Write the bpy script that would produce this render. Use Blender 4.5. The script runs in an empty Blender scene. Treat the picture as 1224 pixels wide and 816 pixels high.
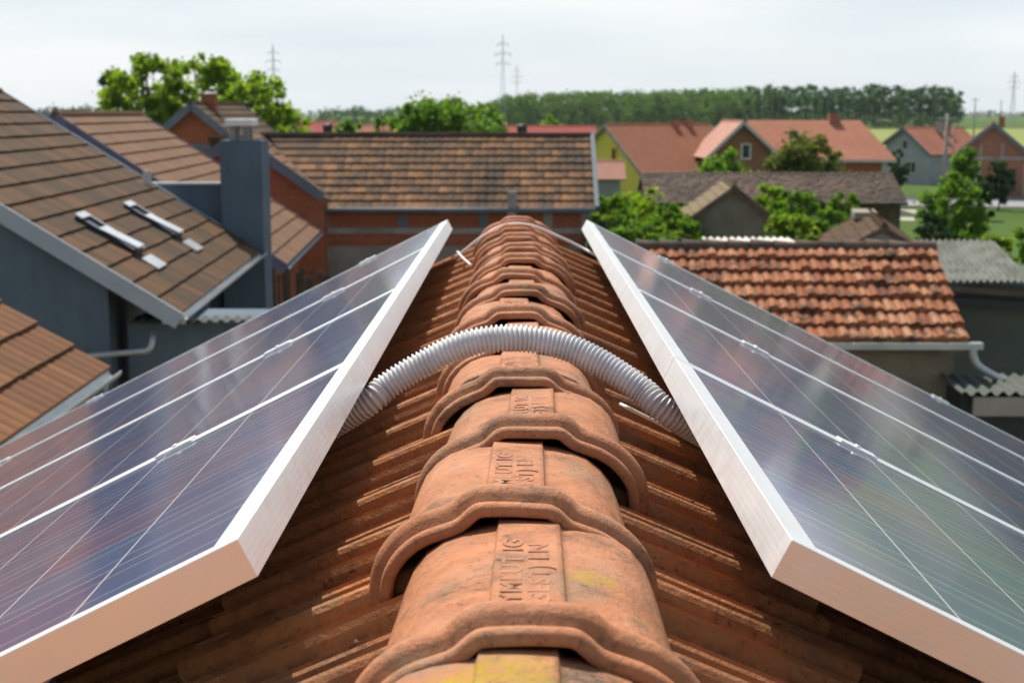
import bpy, math, random
import numpy as np
from mathutils import Vector, Matrix
R = math.radians
random.seed(7)
sc = bpy.context.scene
col = sc.collection

# ------------------------------------------------------------------ camera
CZ = 7.0                                   # eye height above the ground
F = 1700.0                                 # focal length in photo pixels (1224 wide)
PITCH = math.atan(273 / 1700); YAW = 0.0041
cam_d = bpy.data.cameras.new("camera")
cam = bpy.data.objects.new("camera", cam_d); col.objects.link(cam)
cam.location = (0, 0, CZ)
cam.rotation_euler = (math.pi / 2 - PITCH, 0, YAW)
cam_d.sensor_width = 36; cam_d.lens = 36 * F / 1224
cam_d.clip_start = 0.05; cam_d.clip_end = 12000
cam_d.dof.use_dof = True; cam_d.dof.focus_distance = 1.85; cam_d.dof.aperture_fstop = 10.0
sc.camera = cam
MC = cam.rotation_euler.to_matrix()
def ray(px, py):
    return MC @ Vector(((px - 612) / F, -(py - 408) / F, -1))
def A(px, py, Y):                          # point seen at a photo pixel, Y metres ahead
    d = ray(px, py); return Vector((0, 0, CZ)) + d * (Y / d.y)
def G(px, py, z=0.0):                      # point seen at a photo pixel on height z
    d = ray(px, py); return Vector((0, 0, CZ)) + d * ((z - CZ) / d.z)
def H(h): return CZ - h

# ------------------------------------------------------------------ helpers
def tag(o, label=None, cat=None, group=None, kind=None):
    if label: o["label"] = label
    if cat: o["category"] = cat
    if group: o["group"] = group
    if kind: o["kind"] = kind
    return o
def empty(name, loc=(0, 0, 0), rz=0.0, mat=None):
    o = bpy.data.objects.new(name, None); col.objects.link(o)
    o.empty_display_size = 0.1
    if mat is not None: o.matrix_world = mat
    else:
        o.location = loc; o.rotation_euler = (0, 0, rz)
    return o
class MB:
    def __init__(s): s.v = []; s.f = []; s.uv = None; s.sm = []
    def quad(s, a, b, c, d):
        n = len(s.v); s.v += [tuple(a), tuple(b), tuple(c), tuple(d)]; s.f.append((n, n+1, n+2, n+3)); return s
    def box(s, lo, hi, M=None):
        n = len(s.v)
        P = [Vector((x, y, z)) for z in (lo[2], hi[2]) for y in (lo[1], hi[1]) for x in (lo[0], hi[0])]
        if M is not None: P = [M @ p for p in P]
        s.v += [tuple(p) for p in P]
        for f in ((0,2,3,1),(4,5,7,6),(0,1,5,4),(2,6,7,3),(0,4,6,2),(1,3,7,5)): s.f.append(tuple(n+i for i in f))
        return s
    def bar(s, a, b, w, h, up=(0, 0, 1)):
        a = Vector(a); b = Vector(b); d = b - a; L = d.length; d.normalize()
        x = d.cross(Vector(up)).normalized(); z = x.cross(d)
        M = Matrix((x, d, z)).transposed().to_4x4(); M.translation = a
        return s.box((-w/2, 0, -h/2), (w/2, L, h/2), M)
    def prism(s, poly, y0, y1, M=None):    # polygon in xz extruded along y
        n = len(s.v); k = len(poly)
        P = [Vector((x, y0, z)) for x, z in poly] + [Vector((x, y1, z)) for x, z in poly]
        if M is not None: P = [M @ p for p in P]
        s.v += [tuple(p) for p in P]
        s.f.append(tuple(range(n, n+k))); s.f.append(tuple(range(n+2*k-1, n+k-1, -1)))
        for i in range(k):
            j = (i+1) % k; s.f.append((n+j, n+i, n+k+i, n+k+j))
        return s
    def tube(s, pts, rad, n=10, caps=True):
        pts = [Vector(p) for p in pts]
        if not hasattr(rad, '__len__'): rad = [rad] * len(pts)
        base = len(s.v); ref = Vector((0, 0, 1))
        for i, p in enumerate(pts):
            t = (pts[min(i+1, len(pts)-1)] - pts[max(i-1, 0)]).normalized()
            r = ref if abs(t.dot(ref)) < 0.95 else Vector((1, 0, 0))
            x = t.cross(r).normalized(); y = x.cross(t)
            for k in range(n):
                a = 2 * math.pi * k / n
                s.v.append(tuple(p + (x * math.cos(a) + y * math.sin(a)) * rad[i]))
        for i in range(len(pts)-1):
            for k in range(n):
                a = base + i*n + k; b = base + i*n + (k+1) % n
                s.f.append((a, b, b+n, a+n)); s.sm.append(len(s.f)-1)
        if caps:
            s.f.append(tuple(base + k for k in reversed(range(n))))
            s.f.append(tuple(base + (len(pts)-1)*n + k for k in range(n)))
        return s
    def build(s, name, mat, parent=None, smooth=False, bevel=0):
        me = bpy.data.meshes.new(name); me.from_pydata(s.v, [], s.f)
        if s.uv is not None:
            ul = me.uv_layers.new(name="UVMap")
            ul.data.foreach_set("uv", np.array(s.uv, dtype=np.float32).ravel())
        if smooth: me.polygons.foreach_set("use_smooth", [True]*len(me.polygons))
        elif s.sm:
            for i in s.sm: me.polygons[i].use_smooth = True
        me.materials.append(mat); me.update()
        o = bpy.data.objects.new(name, me); col.objects.link(o)
        if parent is not None: o.parent = parent
        if bevel:
            m = o.modifiers.new("bevel", 'BEVEL'); m.width = bevel; m.segments = 2; m.limit_method = 'ANGLE'
        return o
def copy_tree(o, parent=None):
    c = o.copy(); col.objects.link(c)
    if parent is not None: c.parent = parent
    for ch in list(o.children): copy_tree(ch, c)
    return c

# ------------------------------------------------------------------ materials
def new_mat(name, rough=0.8, metal=0.0, spec=0.4, color=(0.5, 0.5, 0.5)):
    m = bpy.data.materials.new(name); m.use_nodes = True
    nt = m.node_tree; b = nt.nodes["Principled BSDF"]
    b.inputs["Base Color"].default_value = (*color, 1); b.inputs["Roughness"].default_value = rough
    b.inputs["Metallic"].default_value = metal; b.inputs["Specular IOR Level"].default_value = spec
    return m, nt, b
def N(nt, typ, **kw):
    n = nt.nodes.new(typ)
    for k, v in kw.items():
        if k.startswith("i_"): n.inputs[k[2:]].default_value = v
        else: setattr(n, k, v)
    return n
def noise(nt, vec, scale, detail=4, rough=0.55, dist=0.0):
    n = N(nt, "ShaderNodeTexNoise"); n.inputs["Scale"].default_value = scale
    n.inputs["Detail"].default_value = detail; n.inputs["Roughness"].default_value = rough; n.inputs["Distortion"].default_value = dist
    if vec is not None: nt.links.new(vec, n.inputs["Vector"])
    return n.outputs["Fac"]
def ramp(nt, fac, stops, interp='LINEAR'):
    r = N(nt, "ShaderNodeValToRGB"); r.color_ramp.interpolation = interp
    e = r.color_ramp.elements
    while len(e) < len(stops): e.new(0.5)
    for i, (p, c) in enumerate(stops):
        e[i].position = p; e[i].color = (*c, 1) if len(c) == 3 else c
    nt.links.new(fac, r.inputs[0]); return r.outputs[0]
def mix(nt, fac, a, b, mode='MIX'):
    m = N(nt, "ShaderNodeMix", data_type='RGBA', blend_type=mode)
    for s, v in ((0, fac), (6, a), (7, b)):
        if hasattr(v, "links"): nt.links.new(v, m.inputs[s])
        elif s == 0: m.inputs[0].default_value = v
        else: m.inputs[s].default_value = (*v, 1)
    return m.outputs[2]
def mth(nt, op, a, b=None, c=None, clamp=False):
    m = N(nt, "ShaderNodeMath", operation=op); m.use_clamp = clamp
    for i, v in enumerate((a, b, c)):
        if v is None: continue
        if hasattr(v, "links"): nt.links.new(v, m.inputs[i])
        else: m.inputs[i].default_value = v
    return m.outputs[0]
def bump(nt, b, h, strength=0.3, dist=0.02):
    n = N(nt, "ShaderNodeBump"); n.inputs["Strength"].default_value = strength; n.inputs["Distance"].default_value = dist
    nt.links.new(h, n.inputs["Height"]); nt.links.new(n.outputs[0], b.inputs["Normal"])
def gpos(nt): return N(nt, "ShaderNodeNewGeometry").outputs["Position"]
def opos(nt): return N(nt, "ShaderNodeTexCoord").outputs["Object"]

def mat_rough(name, c1, c2, scale=3, rough=0.85, bs=0.25, bd=0.01, c3=None, obj=False, metal=0.0, spec=0.3, s3=0.7):
    m, nt, b = new_mat(name, rough, metal, spec)
    p = opos(nt) if obj else gpos(nt)
    c = ramp(nt, noise(nt, p, scale, 6, 0.6), [(0.3, c1), (0.7, c2)])
    if c3 is not None:
        c = mix(nt, ramp(nt, noise(nt, p, scale * 0.35, 5, 0.65), [(0.5, (0,)*3), (s3, (1,)*3)]), c, c3)
    nt.links.new(c, b.inputs["Base Color"])
    if bs: bump(nt, b, noise(nt, p, scale * 9, 5, 0.6), bs, bd)
    return m

def mat_tiles(name, cols, dark, stain=(0.55, 0.75), stain_scale=0.8, rough=0.85, row_scale=1.0, joint=0.0, dark2=None, relief=0.0):
    """far roof tiles: a colour for each tile from its place in the UV grid, weathered by noise"""
    m, nt, b = new_mat(name, rough, 0, 0.25)
    uv = N(nt, "ShaderNodeUVMap").outputs[0]
    sp = N(nt, "ShaderNodeSeparateXYZ"); nt.links.new(uv, sp.inputs[0])
    fx = mth(nt, 'FLOOR', sp.outputs[0]); fy = mth(nt, 'FLOOR', sp.outputs[1])
    cb = N(nt, "ShaderNodeCombineXYZ"); nt.links.new(fx, cb.inputs[0]); nt.links.new(fy, cb.inputs[1])
    wn = N(nt, "ShaderNodeTexWhiteNoise", noise_dimensions='3D'); nt.links.new(cb.outputs[0], wn.inputs[0])
    n = len(cols)
    c = ramp(nt, wn.outputs[0], [(i / max(1, n-1) * 0.9 + 0.05, cc) for i, cc in enumerate(cols)])
    p = gpos(nt)
    st = ramp(nt, noise(nt, p, stain_scale, 6, 0.7), [(stain[0], (0,)*3), (stain[1], (1,)*3)])
    st2 = mth(nt, 'MULTIPLY', st, mth(nt, 'ADD', 0.45, wn.outputs[0]), clamp=True)
    c = mix(nt, st2, c, dark)
    c = mix(nt, mth(nt, 'MULTIPLY', noise(nt, p, 6, 4, 0.7), 0.5), c, dark2 or dark)
    if joint > 0:
        fr = mth(nt, 'FRACT', sp.outputs[0])
        j = mth(nt, 'LESS_THAN', fr, joint)
        c = mix(nt, mth(nt, 'MULTIPLY', j, 0.6), c, dark)
    nt.links.new(c, b.inputs["Base Color"])
    bump(nt, b, noise(nt, p, 12, 4), 0.3, 0.02)
    return m

M = {}
# terracotta of the near roof
def terracotta(name, c1, c2, dirt_shade, lichen_pts=(), moss=0.6, mscale=9, bsc=120, obj=False, dusty=(0.60, 0.33, 0.20), chan=False):
    m, nt, b = new_mat(name, 0.78, 0, 0.3)
    p = opos(nt) if obj else gpos(nt); gp = gpos(nt)
    c = ramp(nt, noise(nt, p, 14, 7, 0.65, 0.3), [(0.28, c1), (0.72, c2)])
    c = mix(nt, ramp(nt, noise(nt, gp, 5, 5, 0.6), [(0.45, (0,)*3), (0.75, (0.55,)*3)]), c, dusty)
    oi = N(nt, 'ShaderNodeObjectInfo')
    c = mix(nt, mth(nt, 'MULTIPLY', oi.outputs['Random'], 0.5), c, (0.33, 0.15, 0.075))
    c = mix(nt, ramp(nt, noise(nt, gp, 8.5, 6, 0.7, 0.5), [(0.52, (0,)*3), (0.66, (0.6,)*3)]), c, (0.27, 0.20, 0.12))
    # dark algae speckle and blotches
    sp = ramp(nt, noise(nt, gp, 85, 6, 0.78), [(0.56, (0,)*3), (0.64, (1,)*3)])
    bl = ramp(nt, noise(nt, gp, mscale, 6, 0.7), [(moss - 0.06, (0,)*3), (moss + 0.12, (1,)*3)])
    c = mix(nt, mth(nt, 'MULTIPLY', sp, mth(nt, 'ADD', mth(nt, 'MULTIPLY', bl, 0.5), 0.42)), c, dirt_shade)
    c = mix(nt, mth(nt, 'MULTIPLY', bl, 0.62), c, dirt_shade)
    if chan:                                # grime settled in the channels between the ribs, plus shade painted into the colour
        uv = N(nt, "ShaderNodeUVMap").outputs[0]; sx_ = N(nt, "ShaderNodeSeparateXYZ"); nt.links.new(uv, sx_.inputs[0])
        f = mth(nt, 'FRACT', sx_.outputs[0])
        g = ramp(nt, f, [(0.0, (1,)*3), (0.03, (0.15,)*3), (0.205, (0.0,)*3), (0.225, (0.9,)*3), (0.28, (0.1,)*3), (0.46, (0.1,)*3), (0.485, (1,)*3), (0.70, (0.95,)*3), (0.735, (0.0,)*3), (0.905, (0.05,)*3), (0.925, (1,)*3)])
        gn = ramp(nt, noise(nt, gp, 45, 6, 0.78), [(0.42, (0,)*3), (0.54, (1,)*3)])
        cbn = mth(nt, 'MULTIPLY', g, mth(nt, 'ADD', mth(nt, 'MULTIPLY', gn, 0.75), 0.05))
        c = mix(nt, cbn, c, dirt_shade)
        wn = N(nt, "ShaderNodeTexWhiteNoise", noise_dimensions='3D'); cbx = N(nt, "ShaderNodeCombineXYZ")
        nt.links.new(mth(nt, 'FLOOR', sx_.outputs[0]), cbx.inputs[0]); nt.links.new(mth(nt, 'FLOOR', sx_.outputs[1]), cbx.inputs[1]); nt.links.new(cbx.outputs[0], wn.inputs[0])
        c = mix(nt, mth(nt, 'MULTIPLY', wn.outputs[0], 0.35), c, (0.20, 0.072, 0.03))
    for (pt, rad, lc) in lichen_pts:
        d = N(nt, "ShaderNodeVectorMath", operation='DISTANCE'); nt.links.new(gp, d.inputs[0]); d.inputs[1].default_value = pt
        f = mth(nt, 'SUBTRACT', 1.0, mth(nt, 'DIVIDE', d.outputs["Value"], rad), clamp=True)
        f = mth(nt, 'MULTIPLY', mth(nt, 'POWER', f, 0.6), mth(nt, 'SUBTRACT', mth(nt, 'MULTIPLY', noise(nt, gp, 95, 6, 0.8), 5.0), 1.7))
        f = ramp(nt, f, [(0.15, (0,)*3), (0.9, (0.85,)*3)])
        c = mix(nt, f, c, lc)
    nt.links.new(c, b.inputs["Base Color"])
    h = mth(nt, 'ADD', noise(nt, gp, bsc, 5, 0.7), mth(nt, 'MULTIPLY', noise(nt, gp, 22, 4, 0.6), 1.6))
    bump(nt, b, h, 0.7, 0.004)
    nt.links.new(ramp(nt, noise(nt, gp, 30, 4), [(0.3, (0.52,)*3), (0.7, (0.85,)*3)]), b.inputs["Roughness"])
    return m
X0 = 0.004                                # the ridge line
yel = (0.42, 0.30, 0.01)
M['ridge_clay'] = terracotta('ridge_clay', (0.37, 0.135, 0.055), (0.62, 0.255, 0.115), (0.05, 0.042, 0.026),
    [((0.068, 1.245, H(0.428)), 0.030, yel), ((X0 - 0.01, 0.995, H(0.408)), 0.052, yel),
     ((X0 - 0.045, 1.00, H(0.42)), 0.035, yel), ((X0 + 0.055, 1.00, H(0.418)), 0.045, (0.05, 0.075, 0.06)),
     ((X0 - 0.05, 1.90, H(0.42)), 0.022, (0.05, 0.06, 0.04))], moss=0.58, mscale=13, bsc=170)
M['roof_clay'] = terracotta('roof_clay', (0.47, 0.165, 0.042), (0.74, 0.30, 0.088), (0.022, 0.016, 0.011), moss=0.56, mscale=7, dusty=(0.64, 0.28, 0.11), chan=True)
M['grit'] = mat_rough('grit', (0.03, 0.028, 0.02), (0.16, 0.08, 0.04), 60, 0.95, 0.4, 0.003)
M['lettering'] = mat_rough('lettering_clay', (0.30, 0.13, 0.07), (0.50, 0.25, 0.15), 30, 0.8, 0.2, 0.001)
# aluminium
m, nt, b = new_mat('aluminium', 0.34, 0.6, 0.5)
nt.links.new(ramp(nt, noise(nt, gpos(nt), 9, 5), [(0.3, (0.87, 0.865, 0.85)), (0.7, (0.93, 0.925, 0.91))]), b.inputs["Base Color"])
nt.links.new(ramp(nt, noise(nt, gpos(nt), 40, 4), [(0.3, (0.30,)*3), (0.7, (0.40,)*3)]), b.inputs["Roughness"])
M['alu'] = m
m, nt, b = new_mat('white_plastic', 0.5, 0, 0.4, (0.78, 0.78, 0.77)); M['cable'] = m
m, nt, b = new_mat('hose_plastic', 0.45, 0, 0.4)
nt.links.new(ramp(nt, noise(nt, gpos(nt), 25, 5), [(0.3, (0.55, 0.56, 0.56)), (0.7, (0.74, 0.74, 0.74))]), b.inputs["Base Color"])
M['hose'] = m
# solar cells behind glass
m, nt, b = new_mat('solar_glass', 0.07, 0, 0.5)
oc = opos(nt); sp = N(nt, "ShaderNodeSeparateXYZ"); nt.links.new(oc, sp.inputs[0])
PC = 0.1595
cx = mth(nt, 'DIVIDE', mth(nt, 'SUBTRACT', sp.outputs[0], 0.0195), PC)
cy = mth(nt, 'DIVIDE', mth(nt, 'SUBTRACT', sp.outputs[1], 0.030), PC)
fx = mth(nt, 'FRACT', cx); fy = mth(nt, 'FRACT', cy)
def edge(f, w):                            # 1 near a cell boundary
    d = mth(nt, 'ABSOLUTE', mth(nt, 'SUBTRACT', f, 0.5)); return mth(nt, 'GREATER_THAN', d, 0.5 - w)
gap = mth(nt, 'MAXIMUM', edge(fx, 0.006), edge(fy, 0.011))
bx = mth(nt, 'FRACT', mth(nt, 'ADD', mth(nt, 'MULTIPLY', fx, 2.0), 0.0))
bus = mth(nt, 'LESS_THAN', mth(nt, 'ABSOLUTE', mth(nt, 'SUBTRACT', bx, 0.5)), 0.020)
inx = mth(nt, 'MULTIPLY', mth(nt, 'GREATER_THAN', cx, 0.0), mth(nt, 'LESS_THAN', cx, 6.0))
iny = mth(nt, 'MULTIPLY', mth(nt, 'GREATER_THAN', cy, 0.0), mth(nt, 'LESS_THAN', cy, 12.0))
ins = mth(nt, 'MULTIPLY', inx, iny)
cb = N(nt, "ShaderNodeCombineXYZ"); nt.links.new(mth(nt, 'FLOOR', cx), cb.inputs[0]); nt.links.new(mth(nt, 'FLOOR', cy), cb.inputs[1])
oi = N(nt, "ShaderNodeObjectInfo"); nt.links.new(oi.outputs["Location"], cb.inputs[2]) if False else None
wn = N(nt, "ShaderNodeTexWhiteNoise", noise_dimensions='3D'); nt.links.new(cb.outputs[0], wn.inputs[0])
vor = N(nt, "ShaderNodeTexVoronoi"); vor.inputs["Scale"].default_value = 95; nt.links.new(oc, vor.inputs["Vector"])
sv = N(nt, "ShaderNodeSeparateXYZ"); nt.links.new(vor.outputs["Color"], sv.inputs[0])
base = ramp(nt, wn.outputs[0], [(0.1, (0.018, 0.040, 0.18)), (0.45, (0.05, 0.035, 0.15)), (0.7, (0.010, 0.065, 0.19)), (0.95, (0.10, 0.045, 0.12))])
base = mix(nt, mth(nt, 'MULTIPLY', sv.outputs[0], 0.35), base, (0.06, 0.08, 0.19))
fing = mth(nt, 'LESS_THAN', mth(nt, 'FRACT', mth(nt, 'MULTIPLY', sp.outputs[1], 400.0)), 0.12)
base = mix(nt, mth(nt, 'MULTIPLY', fing, 0.25), base, (0.35, 0.35, 0.4))
c = mix(nt, mth(nt, 'MULTIPLY', bus, 0.6), base, (0.46, 0.46, 0.52))
c = mix(nt, gap, c, (0.62, 0.62, 0.64))
c = mix(nt, ins, (0.75, 0.75, 0.76), c)
# thin dust film
dn = ramp(nt, noise(nt, gpos(nt), 2.2, 6, 0.65, 0.6), [(0.35, (0.01,)*3), (0.75, (0.13,)*3)])
c = mix(nt, dn, c, (0.42, 0.38, 0.34))
nt.links.new(c, b.inputs["Base Color"])
nt.links.new(ramp(nt, noise(nt, gpos(nt), 3, 5), [(0.3, (0.24,)*3), (0.7, (0.36,)*3)]), b.inputs["Roughness"])
b.inputs["IOR"].default_value = 1.5
b.inputs["Coat Weight"].default_value = 1.0; b.inputs["Coat Roughness"].default_value = 0.085; b.inputs["Coat IOR"].default_value = 1.38; b.inputs["Specular IOR Level"].default_value = 0.15
M['solar'] = m

M['blue_wall'] = mat_rough('blue_wall', (0.085, 0.125, 0.15), (0.11, 0.155, 0.185), 0.7, 0.8, 0.5, 0.015, (0.06, 0.09, 0.105))
m, nt, b = new_mat('blue_wall', 0.82, 0, 0.25)
p = gpos(nt); mp = N(nt, "ShaderNodeMapping"); mp.inputs["Scale"].default_value = (2.6, 2.6, 0.35); nt.links.new(p, mp.inputs[0])
c = ramp(nt, noise(nt, p, 0.9, 6, 0.65), [(0.3, (0.09, 0.13, 0.165)), (0.7, (0.125, 0.175, 0.22))])
c = mix(nt, ramp(nt, noise(nt, mp.outputs[0], 1.3, 6, 0.7), [(0.5, (0,)*3), (0.75, (0.6,)*3)]), c, (0.065, 0.095, 0.115))
c = mix(nt, ramp(nt, noise(nt, p, 2.4, 5, 0.7, 0.6), [(0.62, (0,)*3), (0.70, (0.35,)*3)]), c, (0.16, 0.19, 0.20))
nt.links.new(c, b.inputs["Base Color"]); bump(nt, b, noise(nt, p, 14, 5, 0.7), 0.4, 0.01); M['blue_wall'] = m
M['blue_trim'] = mat_rough('blue_trim', (0.33, 0.38, 0.43), (0.42, 0.47, 0.52), 1.5, 0.6, 0)
M['slate_trim'] = mat_rough('slate_trim', (0.10, 0.14, 0.17), (0.15, 0.19, 0.22), 2, 0.6, 0)
M['violet_trim'] = mat_rough('violet_trim', (0.10, 0.10, 0.15), (0.17, 0.16, 0.21), 2, 0.6, 0)
M['zinc'] = mat_rough('zinc', (0.38, 0.42, 0.42), (0.55, 0.58, 0.57), 2, 0.4, 0, metal=0.6)
M['pale_metal'] = mat_rough('pale_metal', (0.62, 0.66, 0.66), (0.8, 0.82, 0.82), 3, 0.3, 0, metal=0.5)
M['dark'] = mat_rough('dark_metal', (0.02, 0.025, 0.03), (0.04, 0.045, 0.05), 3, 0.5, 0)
M['brown_tile'] = mat_tiles('brown_tile', [(0.065, 0.038, 0.018), (0.085, 0.048, 0.022), (0.11, 0.06, 0.025), (0.16, 0.072, 0.027)], (0.038, 0.03, 0.018), (0.5, 0.85), 0.5)
M['rust_tile'] = mat_tiles('rust_tile', [(0.17, 0.070, 0.026), (0.21, 0.088, 0.032), (0.27, 0.112, 0.04)], (0.06, 0.035, 0.02), (0.6, 0.9), 0.9, joint=0.18)
M['tan_tile'] = mat_tiles('tan_tile', [(0.15, 0.078, 0.038), (0.18, 0.094, 0.045), (0.23, 0.12, 0.055)], (0.12, 0.075, 0.05), (0.5, 0.9), 0.6)
M['mixed_tile'] = mat_tiles('mixed_tile', [(0.10, 0.062, 0.036), (0.14, 0.078, 0.04), (0.19, 0.10, 0.046), (0.25, 0.12, 0.05), (0.34, 0.17, 0.07)], (0.045, 0.036, 0.026), (0.47, 0.62), 0.4)
M['orange_tile'] = mat_tiles('orange_tile', [(0.33, 0.11, 0.05), (0.44, 0.16, 0.07), (0.53, 0.22, 0.10), (0.60, 0.30, 0.16)], (0.05, 0.035, 0.025), (0.50, 0.64), 2.2, joint=0.16)
M['salmon_tile'] = mat_tiles('salmon_tile', [(0.42, 0.17, 0.10), (0.48, 0.20, 0.12)], (0.28, 0.12, 0.08), (0.5, 0.9), 0.3)
M['clay_tile'] = mat_tiles('clay_tile', [(0.33, 0.135, 0.075), (0.39, 0.16, 0.09)], (0.22, 0.10, 0.06), (0.5, 0.9), 0.3)
M['pink_tile'] = mat_tiles('pink_tile', [(0.48, 0.25, 0.19), (0.54, 0.29, 0.22)], (0.35, 0.18, 0.13), (0.5, 0.9), 0.3)
M['red_tile'] = mat_tiles('red_tile', [(0.40, 0.09, 0.08), (0.46, 0.12, 0.09)], (0.3, 0.08, 0.06), (0.5, 0.9), 0.3)
M['old_tile'] = mat_tiles('old_tile', [(0.11, 0.088, 0.07), (0.15, 0.11, 0.085), (0.19, 0.13, 0.10), (0.23, 0.13, 0.09)], (0.06, 0.055, 0.045), (0.45, 0.7), 0.5)
M['straw_tile'] = mat_tiles('straw_tile', [(0.20, 0.15, 0.085), (0.27, 0.20, 0.11)], (0.12, 0.10, 0.06), (0.5, 0.8), 0.8)
M['asbestos'] = mat_rough('asbestos', (0.10, 0.11, 0.095), (0.24, 0.25, 0.22), 3, 0.9, 0.3, 0.02, (0.09, 0.10, 0.07))
M['white_sheet'] = mat_rough('white_sheet', (0.55, 0.53, 0.48), (0.75, 0.72, 0.66), 3, 0.7, 0)
M['yellow_wall'] = mat_rough('yellow_wall', (0.68, 0.58, 0.08), (0.76, 0.66, 0.12), 0.5, 0.85, 0)
M['ochre_wall'] = mat_rough('ochre_wall', (0.62, 0.40, 0.02), (0.68, 0.45, 0.03), 0.5, 0.85, 0)
M['grey_wall'] = mat_rough('grey_wall', (0.30, 0.32, 0.33), (0.38, 0.40, 0.41), 0.6, 0.9, 0.2, 0.02)
M['stucco'] = mat_rough('stucco', (0.17, 0.155, 0.11), (0.28, 0.25, 0.19), 1.3, 0.95, 0.4, 0.02, (0.10, 0.10, 0.07))
M['olive_wall'] = mat_rough('olive_wall', (0.085, 0.10, 0.085), (0.12, 0.135, 0.115), 0.8, 0.9, 0.3, 0.02)
M['concrete'] = mat_rough('concrete', (0.26, 0.25, 0.22), (0.40, 0.38, 0.34), 1.5, 0.9, 0.3, 0.02, (0.18, 0.18, 0.15))
M['plaster'] = mat_rough('plaster', (0.26, 0.23, 0.19), (0.38, 0.34, 0.28), 0.9, 0.95, 0.3, 0.02, (0.18, 0.16, 0.12))
M['wood'] = mat_rough('old_wood', (0.09, 0.065, 0.045), (0.20, 0.15, 0.11), 4, 0.9, 0.3, 0.01, (0.06, 0.05, 0.04))
M['whitewood'] = mat_rough('whitewood', (0.5, 0.48, 0.44), (0.6, 0.58, 0.54), 4, 0.8, 0)
M['white'] = mat_rough('white_paint', (0.76, 0.76, 0.75), (0.82, 0.82, 0.8), 2, 0.6, 0)
M['glass'] = mat_rough('window_glass', (0.02, 0.025, 0.03), (0.04, 0.045, 0.05), 2, 0.1, 0, spec=0.6)
M['steel'] = mat_rough('steel', (0.40, 0.44, 0.45), (0.5, 0.54, 0.55), 2, 0.6, 0)
M['bark'] = mat_rough('bark', (0.07, 0.055, 0.04), (0.14, 0.11, 0.085), 3, 0.95, 0.4, 0.03)
M['pale_bark'] = mat_rough('pale_bark', (0.22, 0.22, 0.19), (0.34, 0.33, 0.30), 1, 0.95, 0)
def mat_brick(name, c1, c2, mortar, sx=4.0):
    m, nt, b = new_mat(name, 0.9, 0, 0.2)
    p = opos(nt); mp = N(nt, "ShaderNodeSeparateXYZ"); nt.links.new(p, mp.inputs[0])
    cb = N(nt, "ShaderNodeCombineXYZ")
    nt.links.new(mth(nt, 'ADD', mp.outputs[0], mp.outputs[1]), cb.inputs[0]); nt.links.new(mp.outputs[2], cb.inputs[1])
    br = N(nt, "ShaderNodeTexBrick"); nt.links.new(cb.outputs[0], br.inputs["Vector"])
    br.inputs["Scale"].default_value = 1.0; br.inputs["Brick Width"].default_value = 0.38; br.inputs["Row Height"].default_value = 0.22
    br.inputs["Mortar Size"].default_value = 0.015; br.inputs["Color1"].default_value = (*c1, 1); br.inputs["Color2"].default_value = (*c2, 1)
    br.inputs["Mortar"].default_value = (*mortar, 1)
    c = mix(nt, mth(nt, 'MULTIPLY', noise(nt, gpos(nt), 1.4, 5, 0.7), 0.55), br.outputs[0], (c1[0]*0.55, c1[1]*0.6, c1[2]*0.7))
    nt.links.new(c, b.inputs["Base Color"]); return m
M['brick'] = mat_brick('brick', (0.42, 0.13, 0.055), (0.34, 0.10, 0.045), (0.28, 0.20, 0.15))
M['brick_pale'] = mat_brick('brick_pale', (0.40, 0.17, 0.09), (0.33, 0.13, 0.07), (0.33, 0.27, 0.22))
def mat_leaf(name, c1, c2, c3, trans=0.35):
    m = bpy.data.materials.new(name); m.use_nodes = True; nt = m.node_tree; nt.nodes.clear()
    ge = N(nt, "ShaderNodeNewGeometry")
    c = ramp(nt, ge.outputs["Random Per Island"], [(0.0, c1), (0.55, c2), (1.0, c3)])
    c = mix(nt, ramp(nt, noise(nt, ge.outputs["Position"], 0.9, 4), [(0.35, (0,)*3), (0.7, (0.7,)*3)]), c, c1)
    d = N(nt, "ShaderNodeBsdfPrincipled"); d.inputs["Roughness"].default_value = 0.55; d.inputs["Specular IOR Level"].default_value = 0.3
    t = N(nt, "ShaderNodeBsdfTranslucent")
    nt.links.new(c, d.inputs["Base Color"])
    tc = mix(nt, 1.0, c, (1.35, 1.5, 0.5), 'MULTIPLY'); nt.links.new(tc, t.inputs[0])
    mx = N(nt, "ShaderNodeMixShader"); mx.inputs[0].default_value = trans
    nt.links.new(d.outputs[0], mx.inputs[1]); nt.links.new(t.outputs[0], mx.inputs[2])
    o = N(nt, "ShaderNodeOutputMaterial"); nt.links.new(mx.outputs[0], o.inputs[0]); return m
M['leaf_light'] = mat_leaf('leaf_light', (0.15, 0.23, 0.022), (0.21, 0.31, 0.04), (0.32, 0.41, 0.07), 0.6)
M['leaf_mid'] = mat_leaf('leaf_mid', (0.08, 0.17, 0.022), (0.13, 0.23, 0.035), (0.20, 0.30, 0.05), 0.6)
M['leaf_dark'] = mat_leaf('leaf_dark', (0.022, 0.055, 0.022), (0.036, 0.08, 0.03), (0.055, 0.11, 0.038), 0.3)
M['leaf_olive'] = mat_leaf('leaf_olive', (0.08, 0.11, 0.025), (0.125, 0.155, 0.04), (0.19, 0.20, 0.065), 0.45)
M['leaf_wood'] = mat_leaf('leaf_wood', (0.03, 0.085, 0.026), (0.045, 0.115, 0.033), (0.07, 0.16, 0.045), 0.4)
M['leaf_woodtop'] = mat_leaf('leaf_woodtop', (0.08, 0.16, 0.035), (0.11, 0.20, 0.045), (0.15, 0.25, 0.06), 0.4)

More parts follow.
